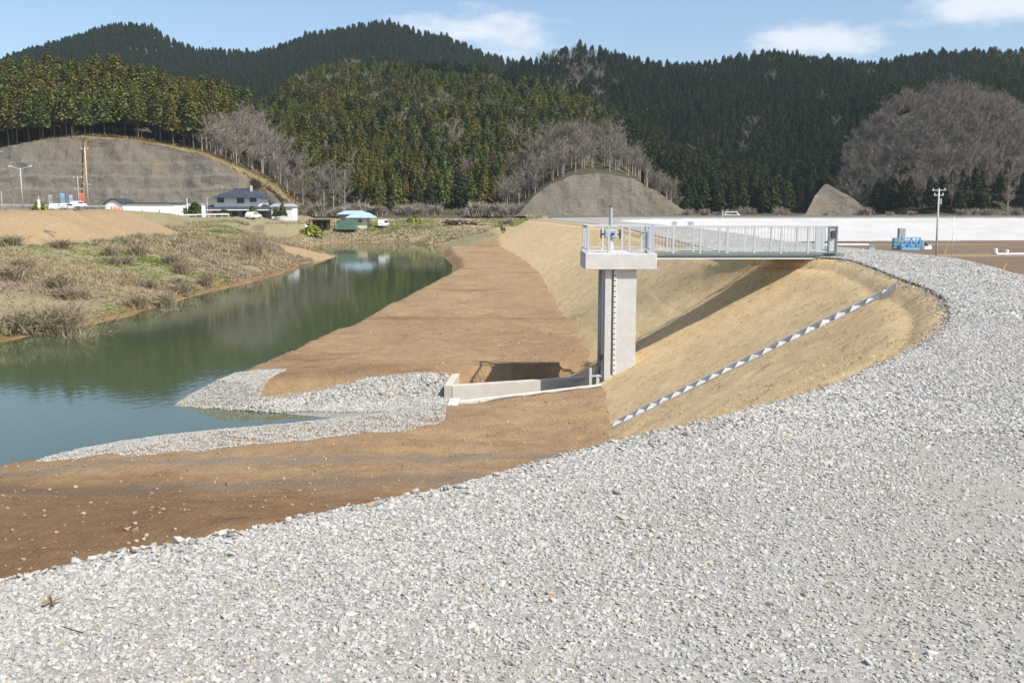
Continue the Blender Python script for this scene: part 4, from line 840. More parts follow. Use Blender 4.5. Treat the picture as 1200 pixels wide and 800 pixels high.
bush(229, 253, 214, 4.5, 3.0, EVERG, 'round green clipped bush left of the white sign pillar', 1); bush(46, 247, 186, 2.8, 1.8, YELG, 'yellow green bush beside the left roadside', 2)
bush(331, 253, 216, 2.0, 3.0, EVERG, 'dark green bush in front of the small outbuilding', 3); bush(323, 253.5, 216, 1.6, 2.2, EVERG, 'low evergreen bush between the tiled house and outbuilding', 4)
bush(296, 254, 212, 2.2, 2.4, EVERG, 'dark garden bush before the right end of the tiled house', 5); bush(262, 254, 214, 3, 1.6, EVERG, 'dark hedge bush before the ground floor of the tiled house', 6)
bush(366, 275, 212, 5, 2.0, YELG, 'yellow green reedy bush on the far shore below the dark shed', 7); bush(398, 267, 224, 2.2, 1.8, YELG, 'bright green bush beside the green covered frame', 8)
bush(485, 266, 240, 5, 2.6, YELG, 'yellowish bush at the foot of the central cedar hill', 9)

# ------------------------------------------------------------------ sluice gate tower
YF = 34.9; YB = 37.5
xl = Q(686, 300, YF)[0]; xr = Q(770, 300, YF)[0]; zt = Q(700, 297, YF)[1]; zb = Q(700, 316, YF)[1]
tower = empty('sluice_gate_tower', (3.9, 36, -4.8)); tag(tower, 'tall T shaped concrete sluice gate tower at the foot of the straw slope', 'gate tower')
def part(mb, name, m, parent, bevel=0, smooth=False):
    off = parent.matrix_basis.translation.copy(); p = parent.parent
    while p: off += p.matrix_basis.translation; p = p.parent
    mb.v = [(a-off.x, b-off.y, c-off.z) for a, b, c in mb.v]; return mb.build(name, m, parent, smooth, bevel)
part(MB().box(xl, xr, YF, YB, zb, zt), 'platform', CONC, tower, .02)
cl = Q(708.5, 380, 35.1)[0]; cr = Q(745, 380, 35.1)[0]; gxl = Q(716, 380, 35.1)[0]; gxr = Q(718.5, 380, 35.1)[0]
zg0 = Q(717, 439, 35.1)[1]
part(MB().box(cl, gxl, 35.1, 37.1, -6, zb-.003), 'column', CONC, tower, .012)
part(MB().box(gxr, cr, 35.1, 37.1, -6, zb-.003), 'column', CONC, tower, .012)
part(MB().box(gxl-.01, gxr+.01, 35.26, 37.05, -6, zb-.004), 'column', CONC, tower)
part(MB().box(gxl-.01, gxr+.01, 35.102, 35.27, -6, zg0), 'column', CONC, tower)
part(MB().box(cl-.004, cr+.25, 35.0, 37.2, -6.2, -5.05), 'footing', CONC, tower, .01)
gw = Q(721.5, 380, 35.1)[0]
part(MB().box(gxr+.01, gw, 35.075, 35.099, zg0, zt-.05), 'water_level_gauge', WHITEP, tower)
gm = MB(); zz = zg0+.05; kk_ = 0
while zz < zt-.12:
    gm.box(gxr+.02 if kk_ % 2 else gxr+.05, gw-.03 if kk_ % 2 == 0 else gw-.012, 35.068, 35.0745, zz, zz+.045); zz += .1; kk_ += 1
part(gm, 'gauge_marks', DARKM, tower)
# gate leaf, guides and stem on the river face
for y in (35.35, 36.75): part(MB().box(cl-.10, cl-.002, y-.06, y+.06, -5.7, zb-.02), 'gate_guide', GALV, tower)
part(MB().box(cl-.085, cl-.03, 35.42, 36.68, -5.68, -3.9), 'gate_leaf', DARKM, tower)
for z in (-5.3, -4.8, -4.3): part(MB().box(cl-.15, cl-.087, 35.42, 36.68, z-.05, z+.05), 'gate_rib', DARKM, tower)
sx = Q(715.5, 280, 36.05)[0]
part(MB().tube((cl-.07, 36.05, -3.9), (cl-.07, 36.05, zb-.01), .035), 'gate_stem', GALV, tower, smooth=True)
part(MB().bar((cl-.5, 35.2, -4.5), (cl-.05, 35.2, -4.5), .06), 'bracket', GALVW, tower); part(MB().bar((cl-.5, 35.2, -5.6), (cl-.5, 35.2, -4.2), .10), 'bracket', GALVW, tower); part(MB().bar((cl-.22, 35.25, -5.0), (cl-.22, 35.25, -4.45), .12, .12), 'bracket', GALVW, tower)
part(MB().bar((cl-.42, 35.25, -5.0), (cl-.08, 35.25, -3.7), .08), 'bracket', DARKM, tower)
hoist = empty('gate_hoist', (sx, 36.05, zt)); tag(hoist, 'gear hoist with handwheels and tall stem cover on the tower platform', 'hoist')
part(MB().tube((sx, 36.05, zt), (sx, 36.05, zt+.55), .13, .10, 12), 'pedestal', GALVW, hoist, smooth=False)
part(MB().box(sx-.24, sx+.24, 35.88, 36.22, zt+.52, zt+.86), 'gearbox', BLUEP, hoist, .05)
ztop = Q(715.5, 242.5, 36.05)[1]
part(MB().tube((sx, 36.05, zt+.86), (sx, 36.05, ztop), .075, .065, 10), 'stem_cover', GALV, hoist); part(MB().tube((sx, 36.05, ztop), (sx, 36.05, ztop+.03), .085, .085, 10), 'cap', DARKM, hoist)
for s in (-1, 1):
    part(MB().tube((sx+s*.24, 36.05, zt+.68), (sx+s*.36, 36.05, zt+.68), .03), 'shaft', DARKM, hoist)
    w = MB().ring((sx+s*.36, 36.05, zt+.68), (1, 0, 0), .18, .018)
    for q in range(4): w.bar((sx+s*.36, 36.05, zt+.68), (sx+s*.36, 36.05+.18*math.cos(q*PI/2+.4), zt+.68+.18*math.sin(q*PI/2+.4)), .02)
    part(w, 'handwheel', DARKM, hoist)
part(MB().box(sx+.02, sx+.10, 35.6, 35.87, zt+.66, zt+.74), 'crank_shaft', DARKM, hoist)
# railings: posts, rails and balusters each a part of one railing
def railing(name, a, b, z, h, npost, label, nbal=0, post=.075, cat='railing', group=None, topr=.05, lower=.14, ends=True):
    t = empty(name, (a[0], a[1], z)); tag(t, label, cat, group); a = Vector((a[0], a[1], 0)); b = Vector((b[0], b[1], 0)); d = b-a; u = d.normalized()
    ang = math.atan2(d.y, d.x); Ln_ = d.length
    t.rotation_euler = (0, 0, ang)
    pm = MB().box(-post/2, post/2, -post/2, post/2, 0, h-topr/2); pme = None
    for i in range(npost):
        x = Ln_*i/(npost-1)
        if pme is None: o = pm.build('post', GALVW, t, bevel=.006); pme = o.data
        else: o = link('post', pme, t)
        o.location = (x, 0, 0)
    MB().box(-post/2, Ln_+post/2, -topr*.7, topr*.7, h-topr/2+.002, h+topr/2).build('top_rail', GALVW, t, bevel=.006)
    MB().box(0, Ln_, -.018, .018, lower-.018, lower+.018).build('bottom_rail', GALVW, t)
    if nbal:
        bme = None
        for i in range(npost-1):
            for j in range(nbal):
                x = Ln_*(i+(j+1)/(nbal+1))/(npost-1)
                if bme is None: o = MB().box(-.007, .007, -.007, .007, lower+.019, h-topr/2).build('baluster', GALVW, t); bme = o.data
                else: o = link('baluster', bme, t)
                o.location = (x, 0, 0)
    return t
bx0 = xr+.02; bx1 = Q(978, 300, 35.4)[0]; YN, YR = 35.32, 36.72
# deck slopes are level; girder below the deck
bridge = empty('access_footbridge', (bx0, 36, zt-.2)); tag(bridge, 'grey steel access footbridge from the gravel crest to the gate tower', 'footbridge')
part(MB().box(bx0, bx1+.35, YN-.05, YR+.05, zt-.07, zt-.02), 'deck_plate', BEAMG, bridge)
for y in (YN, YR):
    part(MB().box(bx0, bx1+.1, y-.008, y+.008, zt-.19, zt-.073), 'girder_web', BEAMG, bridge)
    part(MB().box(bx0, bx1+.1, y-.075, y+.075, zt-.225, zt-.192), 'girder_flange', WHITEP, bridge)
    part(MB().box(bx0, bx1+.1, y-.075, y+.075, zt-.10, zt-.0735), 'girder_flange', BEAMG, bridge)
for i in range(7):
    x = bx0+.3+i*(bx1-bx0-.5)/6; part(MB().box(x-.03, x+.03, YN+.02, YR-.02, zt-.18, zt-.12), 'cross_beam', BEAMG, bridge)
rx0, rx1 = Q(790, 300, YN)[0], Q(953, 300, YN)[0]
railing('bridge_railing', (rx0-1.05, YN), (rx1+.8, YN), zt-.02, 1.0, 8, 'pale baluster railing on the near side of the footbridge', 7, .07)
railing('bridge_railing', (rx0-1.05, YR), (rx1+.8, YR), zt-.02, 1.0, 8, 'pale baluster railing on the far side of the footbridge', 7, .07)
railing('platform_railing', (xl+.10, YF+.12), (xr-.25, YF+.12), zt, 1.0, 4, 'open two rail railing along the near edge of the tower platform', 0, .07)
railing('platform_railing', (xl+.10, YB-.12), (xr-.25, YB-.12), zt, 1.0, 4, 'open two rail railing along the back edge of the tower platform', 0, .07)
railing('platform_railing', (xl+.10, YF+.25), (xl+.10, YB-.25), zt, 1.0, 3, 'railing across the river end of the tower platform', 6, .07)
gpost = empty('platform_gate', (xr-.12, YF+.12, zt)); tag(gpost, 'bluish steel gate frame where the footbridge meets the tower platform', 'gate')
for y in (YF+.2, YB-.75): part(MB().box(xr-.2, xr-.1, y-.05, y+.05, zt, zt+1.04), 'post', BLUEP, gpost, .006)
part(MB().box(xr-.17, xr-.13, YF+.26, YB-.81, zt+.95, zt+1.0), 'bar', BLUEP, gpost); part(MB().box(xr-.17, xr-.13, YF+.26, YB-.81, zt+.1, zt+.15), 'bar', BLUEP, gpost)
for i in range(9): y = YF+.35+i*.15; part(MB().box(xr-.16, xr-.14, y-.01, y+.01, zt+.152, zt+.948), 'baluster', BLUEP, gpost)
# locked gate at the landing
g0, g1 = Q(968.5, 300, YN-.05)[0], Q(979.5, 300, YN-.05)[0]; zg = zt-.02
lg = empty('landing_gate', (g0, YN, zg)); tag(lg, 'pale framed gate panel with a dark lock box at the bridge landing', 'gate')
for x in (g0+.03, g1-.03): part(MB().box(x-.03, x+.03, YN-.16, YN-.08, zg, zg+1.02), 'post', BEAMG, lg)
part(MB().box(g0+.062, g1-.062, YN-.15, YN-.09, zg+.96, zg+1.02), 'frame_bar', BEAMG, lg); part(MB().box(g0+.062, g1-.062, YN-.15, YN-.09, zg+.03, zg+.09), 'frame_bar', BEAMG, lg)
part(MB().box(g0+.062, g1-.062, YN-.125, YN-.105, zg+.092, zg+.958), 'panel', GALVW, lg); part(MB().box(g0+.11, g1-.10, YN-.19, YN-.126, zg+.58, zg+.86), 'lock_box', DARKM, lg, .01)
part(MB().box(g0+.01, g1+.0, YR-.1, YR-.02, zg, zg+1.02), 'post', GALVW, lg)
tag(MB().box(bx1+.05, bx1+.75, YN-.15, YR+.25, -.75, zt-.23).build('bridge_abutment', CONC2), 'low concrete abutment under the landing end of the footbridge', 'abutment')
# ------------------------------------------------------------------ sluice channel walls
ch = empty('sluice_channel', (0, 34, -5.7)); tag(ch, 'open concrete sluice channel leading from the gate tower to the river inlet', 'channel')
def wall(mb, a, b, th, z0, za, zb_, out):
    a = Vector((a[0], a[1], 0)); b = Vector((b[0], b[1], 0)); n = Vector((-(b-a).y, (b-a).x, 0)).normalized()*th*out
    return mb.hexa([(a.x, a.y, z0), (b.x, b.y, z0), (b.x+n.x, b.y+n.y, z0), (a.x+n.x, a.y+n.y, z0), (a.x, a.y, za), (b.x, b.y, zb_), (b.x+n.x, b.y+n.y, zb_), (a.x+n.x, a.y+n.y, za)])
def fixn(o):
    import bmesh
    bm = bmesh.new(); bm.from_mesh(o.data); bmesh.ops.recalc_face_normals(bm, faces=bm.faces); bm.to_mesh(o.data); bm.free(); return o
fixn(part(wall(MB(), NW0, NW1, .14, -6.1, -4.72, -4.72, -1), 'wall', CONC, ch, .01)); fixn(part(wall(MB(), FW0, FW1, .3, -6.1, -4.98, -4.98, 1), 'wall', CONC, ch, .01))
wg = P(538.5, 437.5, -4.98); fixn(part(wall(MB(), (FW0[0]-.02, FW0[1]+.02), wg, .3, -6.1, -4.975, -4.975, 1), 'wing_wall', CONC, ch, .01))
wn = P(521, 492, -5.15); fixn(part(wall(MB(), (NW0[0]-.01, NW0[1]), wn, .34, -6.1, -4.60, -4.86, 1), 'wing_wall', CONC, ch, .01))
part(MB().hexa([(NW0[0]-.3, NW0[1]-.1, -6.15), (NW1[0], NW1[1], -6.15), (FW1[0], FW1[1], -6.15), (FW0[0]-.3, FW0[1], -6.15), (NW0[0]-.3, NW0[1]-.1, -5.68), (NW1[0], NW1[1], -5.68), (FW1[0], FW1[1], -5.68), (FW0[0]-.3, FW0[1], -5.68)]), 'floor_slab', CONC2, ch)

# ------------------------------------------------------------------ stepped drain on the slope
d0 = Vector((*P(1053, 329, -.02), -.02)); d1 = Vector((*P(719, 499, TOEZ), TOEZ+.02)); nseg = 21
from mathutils.bvhtree import BVHTree
_so = bpy.data.objects['straw_covered_slope'].data; _bv = BVHTree.FromPolygons([v.co[:] for v in _so.vertices], [p.vertices[:] for p in _so.polygons])
def surf(x, y):
    h = _bv.ray_cast(Vector((x, y, 5)), Vector((0, 0, -1))); return max(h[0].z if h[0] else -99, gz1(x, y))
drain = empty('stepped_drain', d0); tag(drain, 'narrow stepped concrete drain running down the straw slope', 'drain')
dh = (d1-d0).xy; LnD = dh.length; u = Vector((dh.x, dh.y, 0)).normalized(); v = Vector((-u.y, u.x, 0)); hw = .21; wt = .05
def dp_(s_, o_): q = Vector((d0.x, d0.y, 0))+u*s_+v*o_; return q.x, q.y
tsn = np.linspace(0, 1, 15); SID = {}
for o_ in (-hw, hw): zz_ = np.array([surf(*dp_(LnD*t, o_*2.0)) for t in tsn]); zz_[0] = max(zz_[0], -.1); SID[o_] = np.convolve(np.pad(zz_, 1, mode='reflect', reflect_type='odd'), [.25, .5, .25], 'valid')
def zat(t, o_): f = (o_+hw)/(2*hw); return float(np.interp(t, tsn, SID[-hw])*(1-f)+np.interp(t, tsn, SID[hw])*f)
def dp(s, o_, z): q = Vector((d0.x, d0.y, 0))+u*s+v*o_; return (q.x, q.y, z)
def slab(nm, t0, t1, o0, o1, dep, ha, hb, flat=False):
    sa, sb = LnD*t0, LnD*t1; za0, za1, zb0, zb1 = zat(t0, o0), zat(t0, o1), zat(t1, o0), zat(t1, o1)
    if flat: za0, za1 = zb0, zb1
    fixn(part(MB().hexa([dp(sa, o0, za0-dep), dp(sb, o0, zb0-dep), dp(sb, o1, zb1-dep), dp(sa, o1, za1-dep), dp(sa, o0, za0+ha), dp(sb, o0, zb0+hb), dp(sb, o1, zb1+hb), dp(sa, o1, za1+ha)]), nm, CONC2, drain))
for k in range(nseg):
    t0, t1 = k/nseg, (k+1)/nseg-.0012
    slab('side_wall', t0, t1, -hw, -hw+wt, .45, .035, .035); slab('side_wall', t0, t1, hw-wt, hw, .45, .035, .035)
    slab('tread', t0, t1, -hw+wt+.002, hw-wt-.002, .45, .03, .03, True)
# ------------------------------------------------------------------ buildings and street furniture on the left bank
def rect(pl_, pr_, pt, pb_, Y_):
    a, zt1 = Q(pl_, pt, Y_); b, zb1 = Q(pr_, pb_, Y_); return a, b, zb1, zt1
house = empty('tiled_house', (Q(272, 255, 222)[0], 222, Q(272, 256, 222)[1])); tag(house, 'two storey house with dark grey tiled hip roofs and white upper walls', 'house')
a, b, z0, z1 = rect(243, 314, 244, 257, 222); part(MB().box(a+1.0, b-1.2, 222, 231, z0-2, z1), 'ground_floor_wall', WALLG, house)
a2, b2, z02, z12 = rect(227, 321, 238, 245.5, 221); part(MB().hip(a2, b2, 219.6, 233, z02, z12, 4.2, .2), 'lower_roof', TILE, house)
part(MB().box(a2, b2, 219.58, 219.7, z02-.22, z02+.001), 'eave', WHITEP, house)
a3, b3, z03, z13 = rect(250.5, 304.5, 231, 239.5, 222.5); part(MB().box(a3, b3, 222.5, 230.5, z03-.8, z13), 'upper_wall', WALLW, house)
a4, b4, z04, z14 = rect(247, 308, 221.3, 231.6, 221.7); part(MB().hip(a4, b4, 221.3, 231.7, z04, z14, 4.0, .15), 'upper_roof', TILE, house)
part(MB().bar((a4+4, 226.5, z14+.05), (b4-4, 226.5, z14+.05), .35, .3), 'ridge_cap', TILE, house)
cx_ = Q(294, 219, 225)[0]; part(MB().box(cx_-.25, cx_+.25, 225, 225.5, z14-1.2, z14+.8), 'chimney', CONCPOLE, house)
for (p, q, t_, w_) in ((255, 262, 232.6, 237), (278, 285.5, 231.9, 237.6), (293, 300, 232.8, 236.2)):
    a5, b5, z05, z15 = rect(p, q, t_, w_, 222.4); wf = part(MB().box(a5-.1, b5+.1, 222.38, 222.5, z05-.1, z15+.1), 'window', DARKM, house)
    o = MB().box(a5, b5, 222.33, 222.379, z05, z15); o.v = [(x-house.location.x, y-house.location.y, z-house.location.z) for x, y, z in o.v]; o.build('pane', GLASS, wf)
for (p, q) in ((258, 266), (272, 278), (284, 290), (300, 308)):
    a5, b5, z05, z15 = rect(p, q, 246.8, 252.5, 221.9); part(MB().box(a5, b5, 221.9, 221.999, z05, z15), 'window', GLASS, house)
outb = empty('outbuilding', (Q(331, 253, 218)[0], 218, Q(331, 254, 218)[1])); tag(outb, 'small white outbuilding with grey gable roof right of the tiled house', 'shed')
a, b, z0, z1 = rect(318, 343, 242.5, 255, 218); part(MB().box(a, b, 218, 223, z0-1, z1), 'wall', WALLW, outb)
zr_ = Q(331, 238.6, 218)[1]; part(MB().hexa([(a-.4, 217.6, z1), (b+.3, 217.6, z1), (b+.3, 223.4, z1+.2), (a-.4, 223.4, z1+.2), (a-.4, 217.6, z1+.08), (b+.3, 217.6, z1+.08), (b-.3, 221, zr_), (a-.2, 221, zr_)]), 'roof', ROOFG, outb)
a, b, z0, z1 = rect(321, 326, 246, 251, 217.95); part(MB().box(a, b, 217.93, 217.998, z0, z1), 'window', GLASS, outb)
lw = empty('long_white_building', (Q(175, 250, 216)[0], 216, Q(175, 251, 216)[1])); tag(lw, 'long low white flat roofed building beside the road', 'building')
a, b, z0, z1 = rect(145.5, 204.5, 238.8, 251, 216); part(MB().box(a, b, 216, 224, z0-1, z1), 'wall', WHITEP, lw); part(MB().box(a-.3, b+.3, 215.7, 224.3, z1, z1+.25), 'roof', TILE, lw)
for p in (166, 186): a5, b5, z05, z15 = rect(p, p+1.6, 246, 251, 215.99); part(MB().box(a5, b5, 215.97, 215.999, z05, z15), 'door', WALLG, lw)
arb = empty('arched_roof_building', (Q(132, 244, 214)[0], 214, Q(132, 245, 214)[1])); tag(arb, 'white building with low arched dark edged roof', 'building')
a, b, z0, z1 = rect(123, 143, 239, 247, 214); zc = Q(132, 234, 214)[1]; pts_ = [(a, z0), (b, z0), (b, z1)]+[(b+(a-b)*i/10, z1+(zc-z1)*math.sin(PI*i/10)) for i in range(1, 10)]+[(a, z1)]
part(MB().prism(pts_, 214, 222), 'wall', WALLW, arb); top_ = [(b+.3, z1-.1)]+[(b+(a-b)*i/10, z1+(zc-z1)*math.sin(PI*i/10)+.03) for i in range(0, 11)]+[(a-.3, z1-.1)]
rp = top_+[(x, z+.28) for x, z in reversed(top_)]; fixn(part(MB().prism(rp, 213.6, 222.3), 'roof', TILE, arb))
gr_ = empty('grey_roofed_shed', (Q(216, 250, 222)[0], 222, Q(216, 251, 222)[1])); tag(gr_, 'grey roofed shed between the long white building and the house', 'shed')
a, b, z0, z1 = rect(206, 231, 244, 252, 222); part(MB().box(a, b, 222, 228, z0-1, z1), 'wall', WALLG, gr_); z2 = Q(216, 238.5, 222)[1]
part(MB().hexa([(a-.3, 221.6, z1), (b+.3, 221.6, z1), (b+.3, 228, z1), (a-.3, 228, z1), (a-.3, 221.6, z1+.1), (b+.3, 221.6, z1+.1), (b+.3, 227, z2), (a-.3, 227, z2)]), 'roof', ROOFG, gr_)
# low buildings by the far shore
fb_ = empty('blue_roofed_shed', (Q(424, 264, 226)[0], 226, Q(424, 265, 226)[1])); tag(fb_, 'cream shed with pale blue roof on the far shore', 'shed')
a, b, z0, z1 = rect(412, 430, 255, 265, 226); part(MB().box(a, b, 226, 231, z0-1, z1), 'wall', simple('cream_wall', (.66, .60, .48), .06), fb_)
a1, b1, z01, z11 = rect(404.5, 438, 249.2, 255.2, 225.5); part(MB().hip(a1, b1, 225, 232, z01, z11, 1.6, .1), 'roof', BLUEROOF, fb_)
a, b, z0, z1 = rect(420.5, 424, 257.5, 260.5, 225.9); part(MB().box(a, b, 225.93, 225.998, z0, z1), 'window', GLASS, fb_)
fb2 = empty('grey_roofed_barn', (Q(412, 262, 236)[0], 236, Q(412, 263, 236)[1])); tag(fb2, 'low barn with bluish grey roof behind the cream shed', 'barn')
a, b, z0, z1 = rect(396, 428, 251, 262, 236); part(MB().box(a+.5, b-.5, 236, 242, z0-1, z1), 'wall', WALLG, fb2); a, b, z0, z1 = rect(394, 429, 246.8, 251.2, 235.6); part(MB().hip(a, b, 235.2, 243, z0, z1, 1.5, .1), 'roof', BLUEROOF, fb2)
gt = empty('covered_frame', (Q(405, 266, 222)[0], 222, Q(405, 266, 222)[1])); tag(gt, 'green net covered frame left of the cream shed', 'frame')
a, b, z0, z1 = rect(394, 416, 257.5, 266.5, 222); fixn(part(MB().prism([(a, z0-.5), (b, z0-.5), (b, z1-.4), (b-.9, z1), ((a+b)/2, z1+.15), (a+.9, z1-.3), (a, z0+1)], 222, 226), 'cover', GREENP, gt)); part(MB().bar((a-.1, 221.9, z0-.4), (a-.1, 221.9, z1), .1), 'pole', GALVW, gt)
ds = empty('dark_open_shed', (Q(374, 266, 220)[0], 220, Q(374, 266, 220)[1])); tag(ds, 'dark timber open shed with a flat roof on the far shore', 'shed')
a, b, z0, z1 = rect(363, 384, 258, 266.5, 220); part(MB().box(a, b, 223, 223.2, z0-.5, z1), 'back_wall', WOODD, ds); part(MB().box(a-.3, b+.4, 219.6, 223.4, z1, z1+.2), 'roof', simple('mossy_roof', (.10, .10, .05), .2), ds)
for i in range(4): x = a+(b-a)*i/3; part(MB().box(x-.1, x+.1, 220, 220.2, z0-.5, z1-.001), 'post', WOODD, ds)
tag(MB().hexa([(a-1.2, 219, z0-.3), (a+1.2, 219, z0-.8), (a+1.2, 219.4, z0-.8), (a-1.2, 219.4, z0-.3), (a-1.3, 219, z0+.9), (a+1.0, 219, z0-.3), (a+1.0, 219.4, z0-.3), (a-1.3, 219.4, z0+.9)]).build('white_board', WHITEP), 'white board leaning by the dark open shed', 'board')
# vehicles
def car(x, y, z, rz, paint, label, sc=1.0, van=False):
    t = empty('parked_car', (x, y, z), rz); t.scale = (sc,)*3; tag(t, label, 'car'); H = 1.75 if van else 1.42
    pts_ = [(-2.1, .28), (2.1, .28), (2.15, .62), (1.95, .85), (1.05, .93), (.55, H-.05), (-1.3, H), (-1.95, .98), (-2.12, .8)] if not van else [(-2.1, .28), (2.1, .28), (2.12, .7), (1.75, .98), (1.1, H-.06), (-1.95, H), (-2.1, .9)]
    fixn(MB().prism(pts_, -.8, .8).build('body', paint, t, bevel=.06))
    for s in (-1, 1):
        wp = [(-1.45, .95), (.85, .95), (.45, H-.16), (-1.1, H-.14)] if not van else [(-1.8, 1.0), (1.25, 1.0), (.95, H-.2), (-1.8, H-.2)]
        fixn(MB().prism(wp, s*.803-.005, s*.803+.005).build('window', GLASS, t))
        for x_ in (-1.3, 1.35):
            w = MB().tube((x_, s*.64, .31), (x_, s*.82, .31), .31, .31, 14).build('wheel', TYRE, t); MB().tube((x_, s*.821, .31), (x_, s*.835, .31), .18, .18, 10).build('rim', GALVW, w)
        MB().box(2.1, 2.17, s*.6-.15, s*.6+.15, .6, .74).build('headlight', WHITEP, t)
    return t
SILV = simple('silver_paint', (.5, .52, .54), .03, 3, .3, .5); WPNT = simple('white_car_paint', (.78, .79, .8), .02, 2, .3, .5)
for px_, pb_, Y_, m_, lb, vn, rz_ in ((68, 246.5, 182, WPNT, 'white car parked on the left road beside the yellow green bush', False, 0), (79, 246, 183, SILV, 'silver car parked on the left road right of the white one', False, 0), (92, 243.5, 186, WPNT, 'white car on the left road below the red banner', False, 0),
                                   (449.5, 266, 228, WPNT, 'white van parked on grass right of the cream shed', True, 1.4), (858, 256, 248, WPNT, 'white car on the road behind the far levee', True, 0), (297, 256, 208, WPNT, 'white car in front of the tiled house', False, 1.3)):
    x, z = Q(px_, pb_, Y_); car(x, Y_, z, (1.45 if px_ < 100 else rz_), m_, lb, .9 if px_ < 100 else 1.0, vn)
# street lamp
x, z = Q(27, 244, 195); zt1 = Q(27, 197, 195)[1]; lp = empty('street_lamp', (x, 195, z)); tag(lp, 'tall double armed grey street lamp at the left edge', 'street lamp')
MB().tube((0, 0, 0), (0, 0, zt1-z), .12, .07).build('pole', GALVW, lp, True)
for s in (-1, 1): MB().tube((0, 0, zt1-z-.3), (s*1.8, 0, zt1-z+.35), .05).build('arm', GALVW, lp); MB().box(min(s*1.7, s*2.4), max(s*1.7, s*2.4), -.15, .15, zt1-z+.3, zt1-z+.45).build('lamp_head', WHITEP, lp, bevel=.04)
def pole(px_, pt, pb_, Y_, r, label, m=CONCPOLE, arms=((.3, 1.6),), name='utility_pole', lean=0, cat='utility pole', extra=True):
    x, z = Q(px_, pb_, Y_); zz = Q(px_, pt, Y_)[1]; h = zz-z; t = empty(name, (x, Y_, z-1)); tag(t, label, cat); MB().tube((0, 0, 0), (lean, 0, h+1), r, r*.6).build('pole', m, t, True)
    for dz, w in arms:
        MB().box(lean-w/2, lean+w/2, -.06, .06, h+1-dz-.06, h+1-dz+.06).build('crossarm', GALV, t)
        for i in (-1, 0, 1): MB().tube((lean+i*w*.42, 0, h+1-dz+.061), (lean+i*w*.42, 0, h+1-dz+.28), .06, .04).build('insulator', WHITEP, t)
    return t, Vector((x+lean, Y_, zz))
pole(103.5, 172, 243, 205, .16, 'tall concrete utility pole before the rusty streak on the cut slope', arms=((.5, 1.6), (8, 1.4)))
pole(93, 207, 243, 200, .09, 'thin utility pole with two short crossarms left of the tall pole', arms=((.2, 2.0), (2.6, 1.8)))
pole(46, 229, 243, 196, .07, 'short thin pole behind the white roadside sign', arms=()); pole(3, 224, 246, 190, .08, 'thin grey pole at the far left edge of the road', arms=())
pole(220, 232, 254, 212, .08, 'thin white pole between the grey shed and the round bush', WHITEP, arms=()); pole(243.5, 231, 256, 212, .07, 'thin pole right beside the white sign pillar', arms=(), m=GALVW)
pr1, top1 = pole(1097, 221.5, 303, 116, .15, 'pale utility pole with crossarm beside the blue pumping rig', arms=((.15, 1.7), (.75, 1.2)), lean=.0)
pr1.rotation_euler = (0, math.radians(-1.0), 0)
tr_ = MB().tube((.22, 0, 7.6), (.22, 0, 8.3), .16, .16, 10).build('transformer', GALV, pr1)
p2, top2 = pole(1116, 254, 291, 125, .06, 'slender white pole with a small meter box right of the utility pole', WHITEP, arms=(), lean=0)
MB().box(-.14, .14, -.2, -.06, 2.0, 2.5).build('meter_box', WHITEP, p2)
for k, (dz, ex) in enumerate(((.15, 232), (.15, 236))):
    x2, z2_ = Q(1560, ex-4+k*6, 150); pts_ = []; A_ = Vector((top1.x+(-.6 if k else .6), 116, top1.z-.05)); B_ = Vector((x2, 150, z2_))
    w = MB()
    for i in range(24):
        f0, f1 = i/24, (i+1)/24; q0 = A_.lerp(B_, f0); q1 = A_.lerp(B_, f1); q0.z -= 2.4*4*f0*(1-f0)*.5; q1.z -= 2.4*4*f1*(1-f1)*.5; w.tube(q0, q1, .014, .014, 4)
    tag(w.build('power_line', DARKM), ('upper' if k == 0 else 'lower')+' dark power line running right from the pale utility pole', 'power line')
# banners
for px_, w_, m_, lb, t0, b0 in ((72, .7, SKYB, 'tall blue banner on a pole by the left road', 226, 240), (82, .6, BLUEP, 'pale blue banner right of the bright blue one', 228, 240), (94.5, .7, RED, 'orange red banner on a pole by the left road', 226, 240), (58, .6, GALV, 'faded grey banner on a pole left of the blue banner', 228, 240)):
    x, z = Q(px_, b0+3, 193); z1 = Q(px_, t0, 193)[1]; t = empty('roadside_banner', (x, 193, z)); tag(t, lb, 'banner'); MB().tube((0, 0, -.5), (0, 0, z1-z), .04).build('pole', GALVW, t)
    fl = MB()
    for i in range(5): zz0 = .5+(z1-z-.6)*i/5; zz1 = .5+(z1-z-.6)*(i+1)/5; o0 = .06*math.sin(i*1.3); o1 = .06*math.sin((i+1)*1.3); fl.hexa([(.05, o0, zz0), (.05+w_, o0+.05, zz0), (.05+w_, o0+.07, zz0), (.05, o0+.02, zz0), (.05, o1, zz1), (.05+w_, o1+.05, zz1), (.05+w_, o1+.07, zz1), (.05, o1+.02, zz1)])
    fl.build('cloth', m_, t)
x, z = Q(46, 246, 184); t = empty('roadside_sign', (x, 184, z)); tag(t, 'narrow white sign board behind the yellow green bush', 'sign'); MB().box(-.25, .25, 0, .08, .4, 2.0).build('board', WHITEP, t); MB().box(-.05, .05, .081, .15, 0, 1.9).build('post', GALV, t)
x, z = Q(239, 256, 209); t = empty('sign_pillar', (x, 209, z)); tag(t, 'plain white rectangular sign pillar in front of the tiled house', 'sign'); MB().box(-.42, .42, -.12, .12, .3, Q(239, 241, 209)[1]-z).build('panel', WHITEP, t, bevel=.03); MB().box(-.3, .3, -.1, .1, -.3, .299).build('base', CONCPOLE, t)
